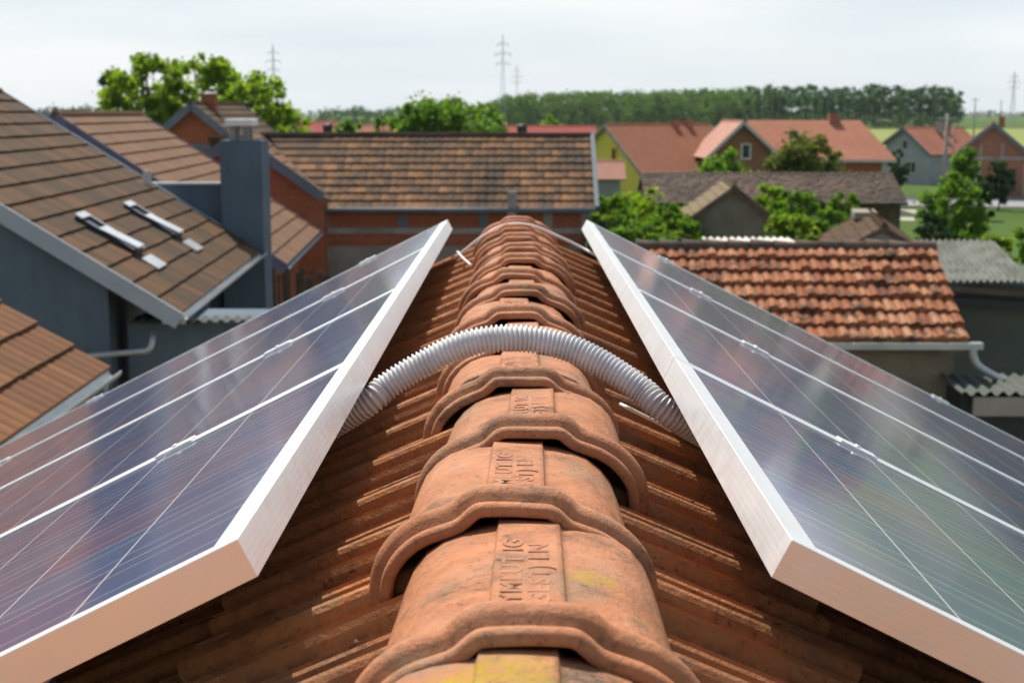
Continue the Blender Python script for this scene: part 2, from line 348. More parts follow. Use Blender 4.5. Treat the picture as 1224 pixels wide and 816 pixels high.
# ------------------------------------------------------------------ tiled surfaces
def tile_slab(name, mat, parent, p0, U, L, V, S, course=0.36, tw=0.25, amp=0.0, step=0.03, thick=0.09,
              prof=None, ns=6, jit=0.0, pts_per_course=1, smooth=False, uoff=0, vcut=None):
    """stepped courses of tiles from p0 along U (length L), down V (length S)"""
    p0 = np.array(p0, float); U = np.array(U, float); V = np.array(V, float)
    Nn = np.cross(U, V); flip = Nn[2] < 0
    if flip: Nn = -Nn
    Nn /= np.linalg.norm(Nn)
    nc = max(1, round(S / course)); c = S / nc
    nt_ = max(1, round(L / tw)); t = L / nt_
    if prof is None:
        if amp > 0:
            prof = lambda f: amp * (0.5 + 0.5 * math.cos(2 * math.pi * (f - 0.5)))
        else: prof = lambda f: 0.0; ns = 1
    fr = np.arange(ns) / ns
    us = []; ph = []; idx = []
    for i in range(nt_):
        for f in fr: us.append((i + f) * t); ph.append(prof(f)); idx.append(i)
    us.append(L); ph.append(prof(0.0)); idx.append(nt_ - 1)
    us = np.array(us); ph = np.array(ph); idx = np.array(idx)
    rng = np.random.RandomState(int(abs(L * 977 + S * 131)) % 10000 + uoff)
    rows = []; uvr = []
    for k in range(nc):
        jr = rng.uniform(-1, 1, nt_ + 1)[idx] * jit; jl = rng.uniform(-1, 1, nt_ + 1)[idx] * jit * 1.6
        for q in range(pts_per_course + 1):
            f = q / pts_per_course
            dv = jl * (1 if q == pts_per_course else 0) if k < nc - 1 else 0
            rows.append((k * c + f * c + (dv if q == pts_per_course else 0), ph + f * step + jr * (0.3 + 0.7 * f)))
            uvr.append(k + f * 0.999 + 0.0005)
    vs = []
    for v, h in rows:
        vv = np.broadcast_to(v, us.shape)
        vs.append(p0 + us[:, None] * U + vv[:, None] * V + np.broadcast_to(h, us.shape)[:, None] * Nn)
    nr = len(rows); nu = len(us)
    V_ = np.concatenate(vs)
    faces = []; uvs = []
    uu = us / t
    def q4(a, b, c_, d, uva, uvb, uvc, uvd):
        if flip: faces.append((a, d, c_, b)); uvs.extend((uva, uvd, uvc, uvb))
        else: faces.append((a, b, c_, d)); uvs.extend((uva, uvb, uvc, uvd))
    for r in range(nr - 1):
        y0, y1 = uvr[r], uvr[r+1]
        if int(y1) > int(y0): y1 = y0   # the riser belongs to the upper course
        for i in range(nu - 1):
            a = r * nu + i
            ue = uu[i+1] - 1e-4
            q4(a, a+1, a+1+nu, a+nu, (uu[i] + 1e-4, y0), (ue, y0), (ue, y1), (uu[i] + 1e-4, y1))
    # underside and edges
    base = len(V_)
    bot = np.array([p0 - thick * Nn, p0 + L * U - thick * Nn, p0 + L * U + S * V - thick * Nn, p0 + S * V - thick * Nn])
    V_ = np.concatenate([V_, bot])
    def poly(ix):
        faces.append(tuple(ix)); uvs.extend([(0.5, 0.5)] * len(ix))
    poly([base, base+3, base+2, base+1])
    poly([base] + [r * nu for r in range(nr)] + [base+3])
    poly([base+1] + [r * nu + nu - 1 for r in range(nr)] + [base+2])
    poly([base] + list(range(nu)) + [base+1]); poly([base+3] + list(range((nr-1)*nu, nr*nu)) + [base+2])
    mb = MB(); mb.v = [tuple(x) for x in V_]; mb.f = faces; mb.uv = uvs
    return mb.build(name, mat, parent, smooth=smooth)

def window(parent, c, w, h, nrm, frame=None, pane=None, name='window', depth=0.08):
    """c centre on the wall (local), nrm horizontal outward normal"""
    n = Vector(nrm).normalized(); u = n.cross(Vector((0, 0, 1))).normalized()
    Mx = Matrix((u, n, Vector((0, 0, 1)))).transposed().to_4x4(); Mx.translation = Vector(c)
    fb = MB(); t = 0.09
    fb.box((-w/2, -0.03, -h/2), (-w/2+t, depth, h/2), Mx); fb.box((w/2-t, -0.03, -h/2), (w/2, depth, h/2), Mx)
    fb.box((-w/2+t, -0.03, h/2-t), (w/2-t, depth, h/2), Mx); fb.box((-w/2+t, -0.03, -h/2), (w/2-t, depth, -h/2+t), Mx)
    if w > 0.9: fb.box((-0.03, -0.03, -h/2+t), (0.03, depth-0.01, h/2-t), Mx)
    f = fb.build(name, frame or M['white'], parent)
    MB().box((-w/2+t, -0.02, -h/2+t), (w/2-t, 0.03, h/2-t), Mx).build('pane', pane or M['glass'], f)
    return f

def gable_house(name, label, cat, x, y, rot, L, wl, wr, zr, zel, zer, wall, roof, trim=None, group=None,
                oh_e=0.45, oh_v=0.35, course=0.36, tw=0.3, amp=0.0, ns=5, step=0.035, gutter=None, verge=0.18, jit=0.0,
                ridge=True, wall_r=None, slopes=(True, True), thick=0.1):
    """x,y: the near end of the ridge; local +y runs along the ridge, +x to the right"""
    r = empty(name, (x, y, 0), rot); tag(r, label, cat, group)
    for side, w, ze in ((-1, wl, zel), (1, wr, zer)):
        V = Vector((side * w, 0, ze - zr)); S = V.length; V.normalize()
        tile_slab('roof', roof, r, (0, 0, zr), (0, 1, 0), L, V, S, course, tw, amp, step, thick, ns=ns, jit=jit)
    d = thick + 0.02
    def zat(xx):
        return (zr - (zr - zer) * xx / wr if xx > 0 else zr - (zr - zel) * (-xx) / wl) - d * 1.15
    xl, xr = -wl + oh_e, wr - oh_e
    MB().prism([(xl, 0), (xr, 0), (xr, zat(xr)), (0, zr - d * 1.2), (xl, zat(xl))], oh_v, L - oh_v).build('wall', wall, r)
    if trim:
        for yy in (-0.03, L + 0.03):
            for side, w, ze in ((-1, wl, zel), (1, wr, zer)):
                mb = MB(); mb.bar((0, yy, zr + 0.03 - verge/2), (side * w, yy, ze + 0.03 - verge/2), 0.05, verge)
                mb.build('verge_board', trim, r)
    if ridge:
        mb = MB(); k = int(L / 0.38)
        for i in range(k):
            y0 = i * L / k; y1 = (i + 1) * L / k
            mb.tube([(0, y0, zr - 0.03), (0, y1 + 0.02, zr - 0.035)], [0.12, 0.105], 8)
        mb.build('ridge_cap', roof, r)
    if gutter:
        for side, w, ze in ((-1, wl, zel), (1, wr, zer)):
            mb = MB(); gp = []
            for a in range(7):
                an = math.pi + math.pi * a / 6
                gp.append((side * (w + 0.06) + 0.07 * math.cos(an), ze - 0.02 + 0.07 * math.sin(an)))
            gp += [(p[0] * 1.0 - (p[0] - side * (w + 0.06)) * 0.12, p[1] + 0.008) for p in reversed(gp)]
            mb.prism(gp, 0, L).build('gutter', gutter, r)
    return r

# ------------------------------------------------------------------ foliage
def leaves(rng, clumps, n_leaf, size, squash=0.8):
    """clumps: list of (centre, radius); returns verts and faces of small bent leaf quads"""
    C = []; S_ = []
    tot = sum(r ** 2 for _, r in clumps)
    for c, r in clumps:
        k = max(4, int(n_leaf * r * r / tot))
        d = rng.normal(size=(k, 3)); d /= np.linalg.norm(d, axis=1)[:, None]
        rad = r * np.abs(rng.normal(0.62, 0.36, k)).clip(0, 1.7)
        p = np.array(c) + d * rad[:, None] * np.array([1, 1, squash])
        C.append(p)
    P = np.concatenate(C); k = len(P)
    a = rng.normal(size=(k, 3)); a /= np.linalg.norm(a, axis=1)[:, None]
    up = rng.normal(size=(k, 3)) * 0.8 + np.array([0, 0, 0.6])
    b = np.cross(a, up); b /= (np.linalg.norm(b, axis=1)[:, None] + 1e-9)
    s = size * rng.uniform(0.55, 1.35, k)[:, None]
    v = np.empty((k, 4, 3)); v[:, 0] = P - a * s; v[:, 1] = P + b * s * 0.55; v[:, 2] = P + a * s; v[:, 3] = P - b * s * 0.55
    return v.reshape(-1, 3), np.arange(k * 4).reshape(-1, 4)
def fast_mesh(name, v, f, mat, parent=None):
    me = bpy.data.meshes.new(name)
    me.vertices.add(len(v)); me.vertices.foreach_set("co", v.astype(np.float32).ravel())
    me.loops.add(f.size); me.loops.foreach_set("vertex_index", f.astype(np.int32).ravel())
    me.polygons.add(len(f)); me.polygons.foreach_set("loop_start", np.arange(len(f), dtype=np.int32) * f.shape[1])
    me.update(calc_edges=True); me.materials.append(mat)
    o = bpy.data.objects.new(name, me); col.objects.link(o)
    if parent is not None: o.parent = parent
    return o
def tree(name, label, x, y, top, rx, mat, cat='tree', group=None, trunk=0.35, nl=2600, ls=0.14, seed=1, nclump=22, low=None, bark=None, spread=1.0, tr=None, crown_r=0.36):
    rng = np.random.RandomState(seed); r = empty(name, (x, y, 0)); tag(r, label, cat, group)
    low = top * trunk if low is None else low
    mid = (top + low) / 2; hz = (top - low) / 2
    clumps = []; 
    for i in range(nclump):
        for _ in range(50):
            d = rng.uniform(-1, 1, 3)
            if 0.25 < np.linalg.norm(d) < 1.0: break
        rr = crown_r * min(rx, hz) * rng.uniform(0.6, 1.25)
        wx = rx * spread
        clumps.append(((d[0] * (wx - rr * 0.2), d[1] * (wx - rr * 0.2), mid + d[2] * (hz - rr * 0.6)), rr))
    for i in range(nclump):
        d = rng.normal(size=3); d /= np.linalg.norm(d); d[2] = abs(d[2]) * 1.0 if rng.rand() < 0.7 else d[2]
        rr = 0.16 * min(rx, hz) * rng.uniform(0.6, 1.4); e = rng.uniform(0.85, 1.08)
        clumps.append(((d[0] * rx * e, d[1] * rx * e, mid + d[2] * hz * min(e, 1.0) - rr * 0.5), rr))
    mb = MB(); t0 = tr or max(0.05, top * 0.018)
    sw = rng.uniform(-0.25, 0.25, 2)
    sp = [(0, 0, -0.1), (sw[0]*0.3, sw[1]*0.3, low * 0.6), (sw[0], sw[1], mid), (sw[0]*1.2, sw[1]*1.2, top * 0.9)]
    mb.tube(sp, [t0 * 1.25, t0, t0 * 0.65, t0 * 0.2], 8)
    for c, rr in clumps[:14]:
        s = Vector(sp[1]).lerp(Vector(sp[2]), rng.uniform(0.2, 1.0)); e = Vector(c)
        mb.tube([s, s.lerp(e, 0.5) + Vector((0, 0, -0.05 * rx)), e], [t0 * 0.4, t0 * 0.26, t0 * 0.08], 5)
    mb.build('trunk', bark or M['bark'], r)
    v, f = leaves(rng, clumps, int(nl * 1.9), ls)
    fast_mesh('crown', v, f, mat, r)
    return r

# ================================================================== SETTING
def sheet(name, pts, z, mat, kind='structure', label=None):
    mb = MB(); n = len(pts); mb.v = [(p[0], p[1], z) for p in pts]; mb.f = [tuple(range(n))]
    o = mb.build(name, mat); tag(o, kind=kind)
    if label: o["label"] = label
    return o
m, nt, b = new_mat('ground_grass', 0.95, 0, 0.1)
p = gpos(nt)
c = ramp(nt, noise(nt, p, 0.05, 6, 0.6), [(0.3, (0.05, 0.10, 0.02)), (0.55, (0.085, 0.145, 0.028)), (0.75, (0.14, 0.16, 0.04))])
c = mix(nt, mth(nt, 'MULTIPLY', noise(nt, p, 2.0, 6, 0.7), 0.6), c, (0.045, 0.085, 0.018))
nt.links.new(c, b.inputs["Base Color"]); bump(nt, b, noise(nt, p, 8, 5, 0.7), 0.6, 0.1); M['grass'] = m
sheet('ground', [(-4000, -600), (4000, -600), (4000, 4500), (-4000, 4500)], 0, M['grass'])
M['field'] = mat_rough('field_crop', (0.17, 0.21, 0.045), (0.24, 0.27, 0.06), 0.02, 0.95, 0)
M['soil'] = mat_rough('soil', (0.14, 0.11, 0.075), (0.22, 0.18, 0.12), 0.6, 0.95, 0.4, 0.03)
M['road'] = mat_rough('road_grey', (0.24, 0.24, 0.25), (0.30, 0.30, 0.31), 0.8, 0.9, 0.2, 0.01)
M['gravel'] = mat_rough('gravel', (0.34, 0.32, 0.28), (0.46, 0.43, 0.38), 2, 0.95, 0.3, 0.02)
sheet('crop_field', [(60, 300), (420, 300), (640, 640), (60, 640)], 0.004, M['field'])
sheet('yard_ground', [(-30, 6), (16, 6), (9, 44), (2, 58), (-30, 58)], 0.004, M['soil'])
# road across the right of the photo: front edge and back edge on the ground, with kerbs
a, b_, c_, d_ = G(1000, 247), G(1400, 251), G(1400, 240), G(1000, 236.5)
sheet('road', [a, b_, c_, d_], 0.008, M['road'])
for (p, q, s) in ((a, b_, -1), (d_, c_, 1)):
    kb = MB(); p = Vector((p.x, p.y, 0.06)); q = Vector((q.x, q.y, 0.06))
    kb.bar(p, q, 0.18, 0.13); o = kb.build('kerb', M['concrete']); tag(o, kind='structure')
sheet('path', [G(1000, 256), G(1122, 256.5), G(1122, 251), G(1000, 250)], 0.008, M['gravel'])
sheet('footpath', [G(1040, 262.5), G(1094, 264), G(1092, 260), G(1040, 259)], 0.012, M['gravel'])
# ================================================================== OUR ROOF
AL = math.atan(0.505); CA, SA = math.cos(AL), math.sin(AL)
YA, YB = -3.05, 5.45
house = empty('tiled_house', (X0, 0, 0)); tag(house, 'house in the foreground whose clay tiled roof carries the solar panels', 'house')
def tprof(f):
    def bumpf(a, b, h):
        return h * math.sin(math.pi * (f - a) / (b - a)) ** 0.7 if a < f < b else 0
    z = 0.0
    z += bumpf(0.03, 0.175, 0.022) + bumpf(0.18, 0.215, 0.010)
    z += bumpf(0.275, 0.325, 0.015) + bumpf(0.35, 0.395, 0.015) + bumpf(0.42, 0.465, 0.014)
    if 0.215 < f < 0.27: z -= 0.008
    if 0.47 < f < 0.72: z -= 0.007
    z += bumpf(0.73, 0.80, 0.016) + bumpf(0.835, 0.90, 0.015)
    if 0.915 < f or f < 0.025: z -= 0.026
    return z
TW = 0.2125
ZP = H(0.442)
for side in (1, -1):
    tile_slab('roof', M['roof_clay'], house, (side * 0.03, YA, ZP - 0.03 * 0.505), (0, 1, 0), YB - YA, (side * CA, 0, -SA), 4.55,
              course=0.345, tw=TW, prof=tprof, ns=50, step=0.022, thick=0.03, jit=0.0022, pts_per_course=2, uoff=side + 3)
# loose grit caught in the channels of the tiles
def grit(side, n, seed):
    rng = np.random.RandomState(seed); vs = []; fs = []
    k = 0
    for i in range(n):
        ti = rng.randint(15, 40); f = rng.choice([0.245, 0.52, 0.57, 0.62, 0.67, 0.96]) + rng.normal() * 0.022
        y = YA + (ti + f) * TW; s = rng.uniform(0.12, 0.5)
        if y > YB - 0.1: continue
        h = tprof(f % 1.0) + 0.022 * ((s / 0.345) % 1) + 0.001
        c = np.array([side * 0.03 + side * CA * s + side * SA * h, y, ZP - 0.015 - SA * s + CA * h])
        r = 0.0018 + 0.0065 * rng.rand() ** 2
        p = rng.normal(size=(4, 3)); p /= np.linalg.norm(p, axis=1)[:, None]
        for q in p: vs.append(c + q * r * np.array([1.2, 1, 0.7]))
        for t in ((0,1,2),(0,2,3),(0,3,1),(1,3,2)): fs.append([k + j for j in t])
        k += 4
    o = fast_mesh('roof_grit', np.array(vs), np.array(fs), M['grit'], house)
    o['kind'] = 'stuff'
grit(1, 15000, 5); grit(-1, 4500, 6)
# walls of our house under the roof
WX = 3.6
mb = MB(); zt = ZP - WX * 0.505 - 0.06
mb.prism([(-WX, 0), (WX, 0), (WX, zt), (0, ZP - 0.10), (-WX, zt)], YA + 0.25, YB - 0.2)
mb.build('wall', M['plaster'], house)
# ridge tiles
BODY = [(-0.135, -0.518), (-0.134, -0.497), (-0.131, -0.478), (-0.122, -0.458), (-0.108, -0.441), (-0.090, -0.428), (-0.070, -0.4205), (-0.050, -0.416), (-0.0345, -0.414), (-0.0315, -0.4075),
        (-0.015, -0.4072), (0.015, -0.4072), (0.0315, -0.4075), (0.0345, -0.414), (0.050, -0.416), (0.070, -0.4205), (0.090, -0.428), (0.108, -0.441), (0.122, -0.458), (0.131, -0.478), (0.134, -0.497), (0.135, -0.518)]
RIM = [(-0.136, -0.512), (-0.138, -0.494), (-0.135, -0.472), (-0.126, -0.453), (-0.112, -0.437), (-0.094, -0.4245), (-0.076, -0.417), (-0.060, -0.4105), (-0.047, -0.399), (-0.036, -0.3935),
       (-0.016, -0.3925), (0.016, -0.3925), (0.036, -0.3935), (0.047, -0.399), (0.060, -0.4105), (0.076, -0.417), (0.094, -0.4245), (0.112, -0.437), (0.126, -0.453), (0.135, -0.472), (0.138, -0.494), (0.136, -0.512)]
def resample(P, sub=3):                    # Catmull-Rom so the collar reads as moulded clay
    P = np.array(P); out = []
    for i in range(len(P) - 1):
        p0, p1, p2, p3 = P[max(i-1, 0)], P[i], P[i+1], P[min(i+2, len(P)-1)]
        for s in range(sub):
            t = s / sub
            out.append(0.5 * ((2*p1) + (-p0+p2)*t + (2*p0-5*p1+4*p2-p3)*t*t + (-p0+3*p1-3*p2+p3)*t**3))
    out.append(P[-1]); return np.array(out)
def lin(P, sub=3):
    P = np.array(P); out = []
    for i in range(len(P) - 1):
        for s in range(sub): out.append(P[i] + (P[i+1] - P[i]) * s / sub)
    out.append(P[-1]); return np.array(out)
PB, PR = lin(BODY), resample(RIM)
PITCHR = 0.353
def ridge_mesh(seed):
    rng = np.random.RandomState(seed)
    # y, rim factor, outward offset, scale
    st = [(0.03, 1, -0.015), (0.004, 1, -0.0145), (0.0, 1, -0.012), (0.001, 1, -0.004), (0.004, 1, -0.001), (0.011, 1, 0.000), (0.0125, 1, -0.0025), (0.0145, 1, -0.001),
          (0.017, 1, 0.006), (0.021, 1, 0.010), (0.027, 1, 0.0125), (0.033, 1, 0.0125), (0.039, 1, 0.010), (0.043, 1, 0.005), (0.046, 0.85, 0.000), (0.052, 0.45, 0.0), (0.062, 0.1, 0.0), (0.075, 0, 0)]
    st += [(0.075 + (PITCHR + 0.025 - 0.075) * k / 10, 0, 0.0) for k in range(1, 11)]
    V_ = []
    for (y, k, o) in st:
        P = PB * (1 - k) + PR * k
        tang = np.gradient(P, axis=0); nrm = np.stack([-tang[:, 1], tang[:, 0]], 1); nrm /= np.linalg.norm(nrm, axis=1)[:, None] + 1e-9
        Q = P + nrm * o
        tp = 1 - 0.05 * max(0, (y - 0.05)) / PITCHR           # body narrows away from the collar
        x = Q[:, 0] * tp; z = -0.497 + (Q[:, 1] + 0.497) * (1 - 0.035 * max(0, (y - 0.05)) / PITCHR)
        wob = 0.0006 * np.sin(x * 60 + y * 40 + seed)
        V_.append(np.stack([x, np.full(len(x), y), z + wob], 1))
    nr, nu = len(V_), len(PB)
    f = [(r*nu+i, r*nu+i+1, (r+1)*nu+i+1, (r+1)*nu+i) for r in range(nr-1) for i in range(nu-1)]
    mb = MB(); mb.v = [tuple(x) for x in np.concatenate(V_)]; mb.f = f
    return mb
def text_mesh(lines):
    cu = bpy.data.curves.new('t', 'FONT'); cu.body = lines; cu.size = 0.030; cu.extrude = 0.0008; cu.space_line = 0.92; cu.space_character = 1.12
    cu.align_x = 'LEFT'; cu.align_y = 'CENTER'; cu.offset = 0.0006
    o = bpy.data.objects.new('t', cu); col.objects.link(o)
    bpy.context.view_layer.update()
    me = bpy.data.meshes.new_from_object(o.evaluated_get(bpy.context.evaluated_depsgraph_get()))
    bpy.data.objects.remove(o); me.materials.clear(); me.materials.append(M['lettering']); return me
TXT = text_mesh("SYMLUT IG\n(GEST) EN")
tx = np.array([v.co[:] for v in TXT.vertices]); tw_ = tx[:, 0].max() - tx[:, 0].min(); th_ = tx[:, 1].max() - tx[:, 1].min()
sx = 0.205 / tw_; sy = 0.050 / th_; cxm = (tx[:, 1].max() + tx[:, 1].min()) / 2; x0m = tx[:, 0].min()
for v in TXT.vertices:
    v.co.x = (v.co.x - x0m) * sx; v.co.y = (v.co.y - cxm) * sy
Y1 = 1.040
for k in range(-11, 13):
    y = Y1 + k * PITCHR
    if y < YA or y > YB - 0.1: continue
    rt = ridge_mesh(k + 20).build('ridge_tile', M['ridge_clay'], house, smooth=True)
    rng = random.Random(k)
    m_ = rt.modifiers.new('thick', 'SOLIDIFY'); m_.thickness = 0.006; m_.offset = -1
    jx = rng.uniform(-0.003, 0.003); jz = rng.uniform(-0.002, 0.002)
    last = (k == 12)
    rt.location = (jx, y, CZ + jz); rt.rotation_euler = (0, R(rng.uniform(-1.4, 1.4)), R(rng.uniform(-1.3, 1.3)))
    if -1 <= k <= 8:
        t = bpy.data.objects.new('lettering', TXT); col.objects.link(t); t.parent = rt
        t.location = (0, 0.088, -0.4074); t.rotation_euler = (R(-0.6), 0, 0)
        t.rotation_euler = (Matrix.Rotation(R(-0.6), 3, 'X') @ Matrix.Rotation(R(90), 3, 'Z')).to_euler()

# ================================================================== SOLAR PANELS
PW, PL, PT = 0.9925, 1.96, 0.040
def frame_mesh():
    mb = MB()
    def section(w):
        g = []
        pts = [(0.0006, 0.0)]
        pts += [(w, 0), (w, -0.0015), (0.0025, -0.0015), (0.0025, -0.0385), (0.025, -0.0385), (0.025, -PT), (0, -PT)]
        for z in (-0.034, -0.0265, -0.019, -0.0115):
            pts += [(0, z - 0.0014), (0.00005, z - 0.0006), (0.00005, z + 0.0006), (0, z + 0.0014)]
        pts += [(0, -0.0006)]
        return pts
    LS, LR = 0.0190, 0.029                 # lip of the long sides, lip of the short sides
    def bar(P, Q, inn, w, wo0, wo1):
        P = Vector(P); Q = Vector(Q); d = (Q - P).normalized(); inn = Vector(inn); n = len(mb.v); S_ = section(w); k = len(S_)
        for end, sg, wo in ((P, 1, wo0), (Q, -1, wo1)):
            for (t, z) in S_: mb.v.append(tuple(end + inn * t + d * sg * t * wo / w + Vector((0, 0, z))))
        mb.f.append(tuple(range(n, n+k))); mb.f.append(tuple(range(n+2*k-1, n+k-1, -1)))
        for i in range(k):
            j = (i+1) % k; mb.f.append((n+j, n+i, n+k+i, n+k+j))
    bar((0, 0, 0), (PW, 0, 0), (0, 1, 0), LR, LS, LS)
    bar((PW, 0, 0), (PW, PL, 0), (-1, 0, 0), LS, LR, LR)
    bar((PW, PL, 0), (0, PL, 0), (0, -1, 0), LR, LS, LS)
    bar((0, PL, 0), (0, 0, 0), (1, 0, 0), LS, LR, LR)
    return mb
def clamp_mesh():
    mb = MB()
    mb.box((-0.017, -0.034, 0.0006), (0.017, 0.034, 0.0034))
    mb.box((-0.0015, -0.034, -0.040), (0.0015, 0.034, 0.0005))
    mb.tube([(0, 0, 0.0035), (0, 0, 0.0062)], 0.0055, 6)
    return mb
RAILS = (0.335, 1.50)
proto = empty('solar_panel')
frame_mesh().build('frame', M['alu'], proto)
MB().box((0.0035, 0.0035, -0.0065), (PW - 0.0035, PL - 0.0035, -0.0018)).build('solar_glass', M['solar'], proto)
HP = 0.389
def panel_matrix(side, y0):
    if side < 0:
        Mx = Matrix(((0, -CA, -SA, -0.2595), (1, 0, 0, y0), (0, -SA, CA, H(HP)), (0, 0, 0, 1)))
    else:
        Mx = Matrix(((0, CA, SA, 0.2535), (-1, 0, 0, y0 + PW), (0, -SA, CA, H(HP)), (0, 0, 0, 1)))
    return Mx
PP = 0.9985
ords = ['nearest', 'second', 'third', 'farthest']
sidew = {-1: 'left', 1: 'right'}
first = True
for side in (-1, 1):
    for i in range(4):
        o = proto if first else copy_tree(proto); first = False
        o.matrix_world = panel_matrix(side, 1.269 + i * PP)
        tag(o, '%s panel of the row on the %s slope of the roof, silver frame, blue cells' % (ords[i], sidew[side]) if i in (0, 3) else
            '%s panel counted from the camera in the row on the %s slope, silver frame' % (ords[i], sidew[side]),
            'solar panel', 'solar panels on the tiled roof')
cl0 = None
for side in (-1, 1):
    for b_i, bb in enumerate(RAILS):
        # rail under the panels, parallel to the ridge
        Mx = panel_matrix(side, 1.269)
        yy = (1.19, 1.269 + 4 * PP + 0.06)
        n = Vector((side * SA, 0, CA)); dd = Vector((side * CA, 0, -SA))
        base = Vector((Mx[0][3], 0, Mx[2][3])) + dd * bb - n * (PT + 0.021)
        rl = empty('mounting_rail', (base.x, yy[0], base.z))
        tag(rl, 'aluminium rail under the %s row of panels, %s the ridge' % (sidew[side], 'nearer to' if b_i == 0 else 'farther from'), 'rail', 'rails under the solar panels')
        rm = MB(); x_, z_ = dd, n
        Mr = Matrix((x_, Vector((0, 1, 0)), z_)).transposed().to_4x4()
        rm.box((-0.02, 0, -0.02), (0.02, yy[1] - yy[0], 0.02), Mr).build('bar', M['alu'], rl)
        for q in range(5):
            hk = MB(); yq = 0.25 + q * 0.9
            hk.box((-0.018, yq, -0.062), (0.018, yq + 0.03, -0.0205), Mr); hk.build('roof_hook', M['dark'], rl)
        for i in range(5):
            y = 1.269 + i * PP - (PP - PW) / 2
            if i == 0: y = 1.269 - 0.006 + 0.0
            if i == 4: y = 1.269 + 3 * PP + PW + 0.006
            pos = Vector((Mx[0][3], y, Mx[2][3])) + dd * bb
            if cl0 is None:
                cl0 = clamp_mesh().build('panel_clamp', M['alu'], bevel=0.001); c = cl0
            else: c = cl0.copy(); col.objects.link(c)
            Mk = Matrix(((0, side * CA, side * SA, pos.x), (1 if side < 0 else -1, 0, 0, pos.y), (0, -SA, CA, pos.z), (0, 0, 0, 1)))
            c.matrix_world = Mk
            where = ['at the near end', 'at the first joint', 'at the second joint', 'at the third joint', 'at the far end'][i]
            tag(c, 'small aluminium clamp %s of the %s panel row, %s the ridge' % (where, sidew[side], 'closer to' if b_i == 0 else 'away from'), 'clamp', 'clamps holding the panels')

# ================================================================== HOSE AND CABLES
def catmull(P, n):
    P = [Vector(p) for p in P]; out = []
    for i in range(len(P) - 1):
        p0, p1, p2, p3 = P[max(i-1, 0)], P[i], P[i+1], P[min(i+2, len(P)-1)]
        for s in range(n):
            t = s / n
            out.append(0.5 * ((2*p1) + (-p0+p2)*t + (2*p0-5*p1+4*p2-p3)*t*t + (-p0+3*p1-3*p2+p3)*t**3))
    out.append(P[-1]); return out
def even(P, d):
    out = [P[0]]; acc = 0
    for i in range(1, len(P)):
        seg = (P[i] - P[i-1]).length; a = 0
        while acc + seg - a >= d:
            a += d - acc; acc = 0; out.append(P[i-1].lerp(P[i], a / seg))
        acc += seg - a
    return out
ctrl = [(-0.62, 2.36, H(0.69)), (-0.42, 2.29, H(0.575)), A(431, 487, 2.25), A(462, 462, 2.26), A(502, 437, 2.27), A(554, 412, 2.28), A(612, 404, 2.285), A(668, 412, 2.28),
        A(715, 432, 2.26), A(765, 465, 2.23), A(806, 498, 2.21), (0.40, 2.26, H(0.565)), (0.62, 2.34, H(0.685))]
pth = even(catmull(ctrl, 40), 0.0076 / 6)
rad = []
for i in range(len(pth)):
    ph = (i % 6) / 6
    rad.append([0.0182, 0.0198, 0.0226, 0.0231, 0.0226, 0.0198][i % 6])
hose = MB().tube(pth, rad, 30).build('corrugated_hose', M['hose'])
tag(hose, 'grey ribbed conduit arching over the ridge between the two rows of panels', 'hose')
def cable(pts, r, label, mat='cable', name='cable'):
    o = MB().tube(catmull(pts, 10), r, 8).build(name, M[mat]); tag(o, label, 'cable'); return o
cable([A(540, 309, 5.0), A(552, 302, 5.0), A(575, 284, 5.0), A(598, 271, 5.0), A(618, 267.5, 5.0), A(640, 271, 5.0), A(668, 283, 5.0), A(697, 297, 4.98), A(712, 305, 4.9)], 0.0052,
      'white cable laid over the far end of the ridge')
cable([A(547, 301, 4.75), A(553, 308, 4.6), A(563, 317, 4.45)], 0.004, 'short white cable stub on the left tiles at the far end')
def on_tiles(px, py, up=0.036):            # where a sight line meets the right slope of our roof
    o_ = Vector((0, 0, CZ)); d = ray(px, py); n_ = Vector((SA, 0, CA)); q = Vector((X0, 0, ZP + up / CA))
    return o_ + d * ((q - o_).dot(n_) / d.dot(n_))
cable([on_tiles(742, 483, 0.03), on_tiles(748, 486), on_tiles(758, 491), on_tiles(772, 498), on_tiles(790, 507), on_tiles(803, 515)], 0.0032, 'thin white wire on the tiles under the right end of the hose')

# ================================================================== LEFT HOUSES
def house_from(name, label, corner, rot, run, L, pitch, **kw):
    """corner: the near right eave corner (world)"""
    c, s = math.cos(rot), math.sin(rot)
    x = corner.x - run * c; y = corner.y - run * s
    rise = run * math.tan(pitch)
    return gable_house(name, label, 'house', x, y, rot, L, run, run, corner.z + rise, corner.z, corner.z, **kw)
# blue house
E1 = A(215, 376, 20.0); rot1 = R(3.1)
PH1 = R(32.4)
h1 = house_from('blue_house', 'dark blue house with brown tiled roof, roof windows and chimney at the left', E1, rot1, 5.15, 9.3, PH1,
                wall=M['blue_wall'], roof=M['brown_tile'], trim=M['blue_trim'], course=0.40, tw=0.30, amp=0.012, ns=5, oh_e=1.05, oh_v=0.22, verge=0.24, gutter=M['zinc'], jit=0.004, thick=0.14)
def loc1(p): return h1.matrix_world.inverted() @ Vector(p)
bpy.context.view_layer.update()
zr1 = E1.z + 5.15 * math.tan(PH1)
v1 = Vector((math.cos(PH1), 0, -math.sin(PH1))); n1 = Vector((math.sin(PH1), 0, math.cos(PH1)))
H1I = h1.matrix_world.inverted()
def hit1(px, py):                          # where a sight line meets the right slope of the blue house, local
    o_ = H1I @ Vector((0, 0, CZ)); d = H1I.to_3x3() @ ray(px, py)
    return o_ + d * ((Vector((0, 0, zr1)) - o_).dot(n1) / d.dot(n1))
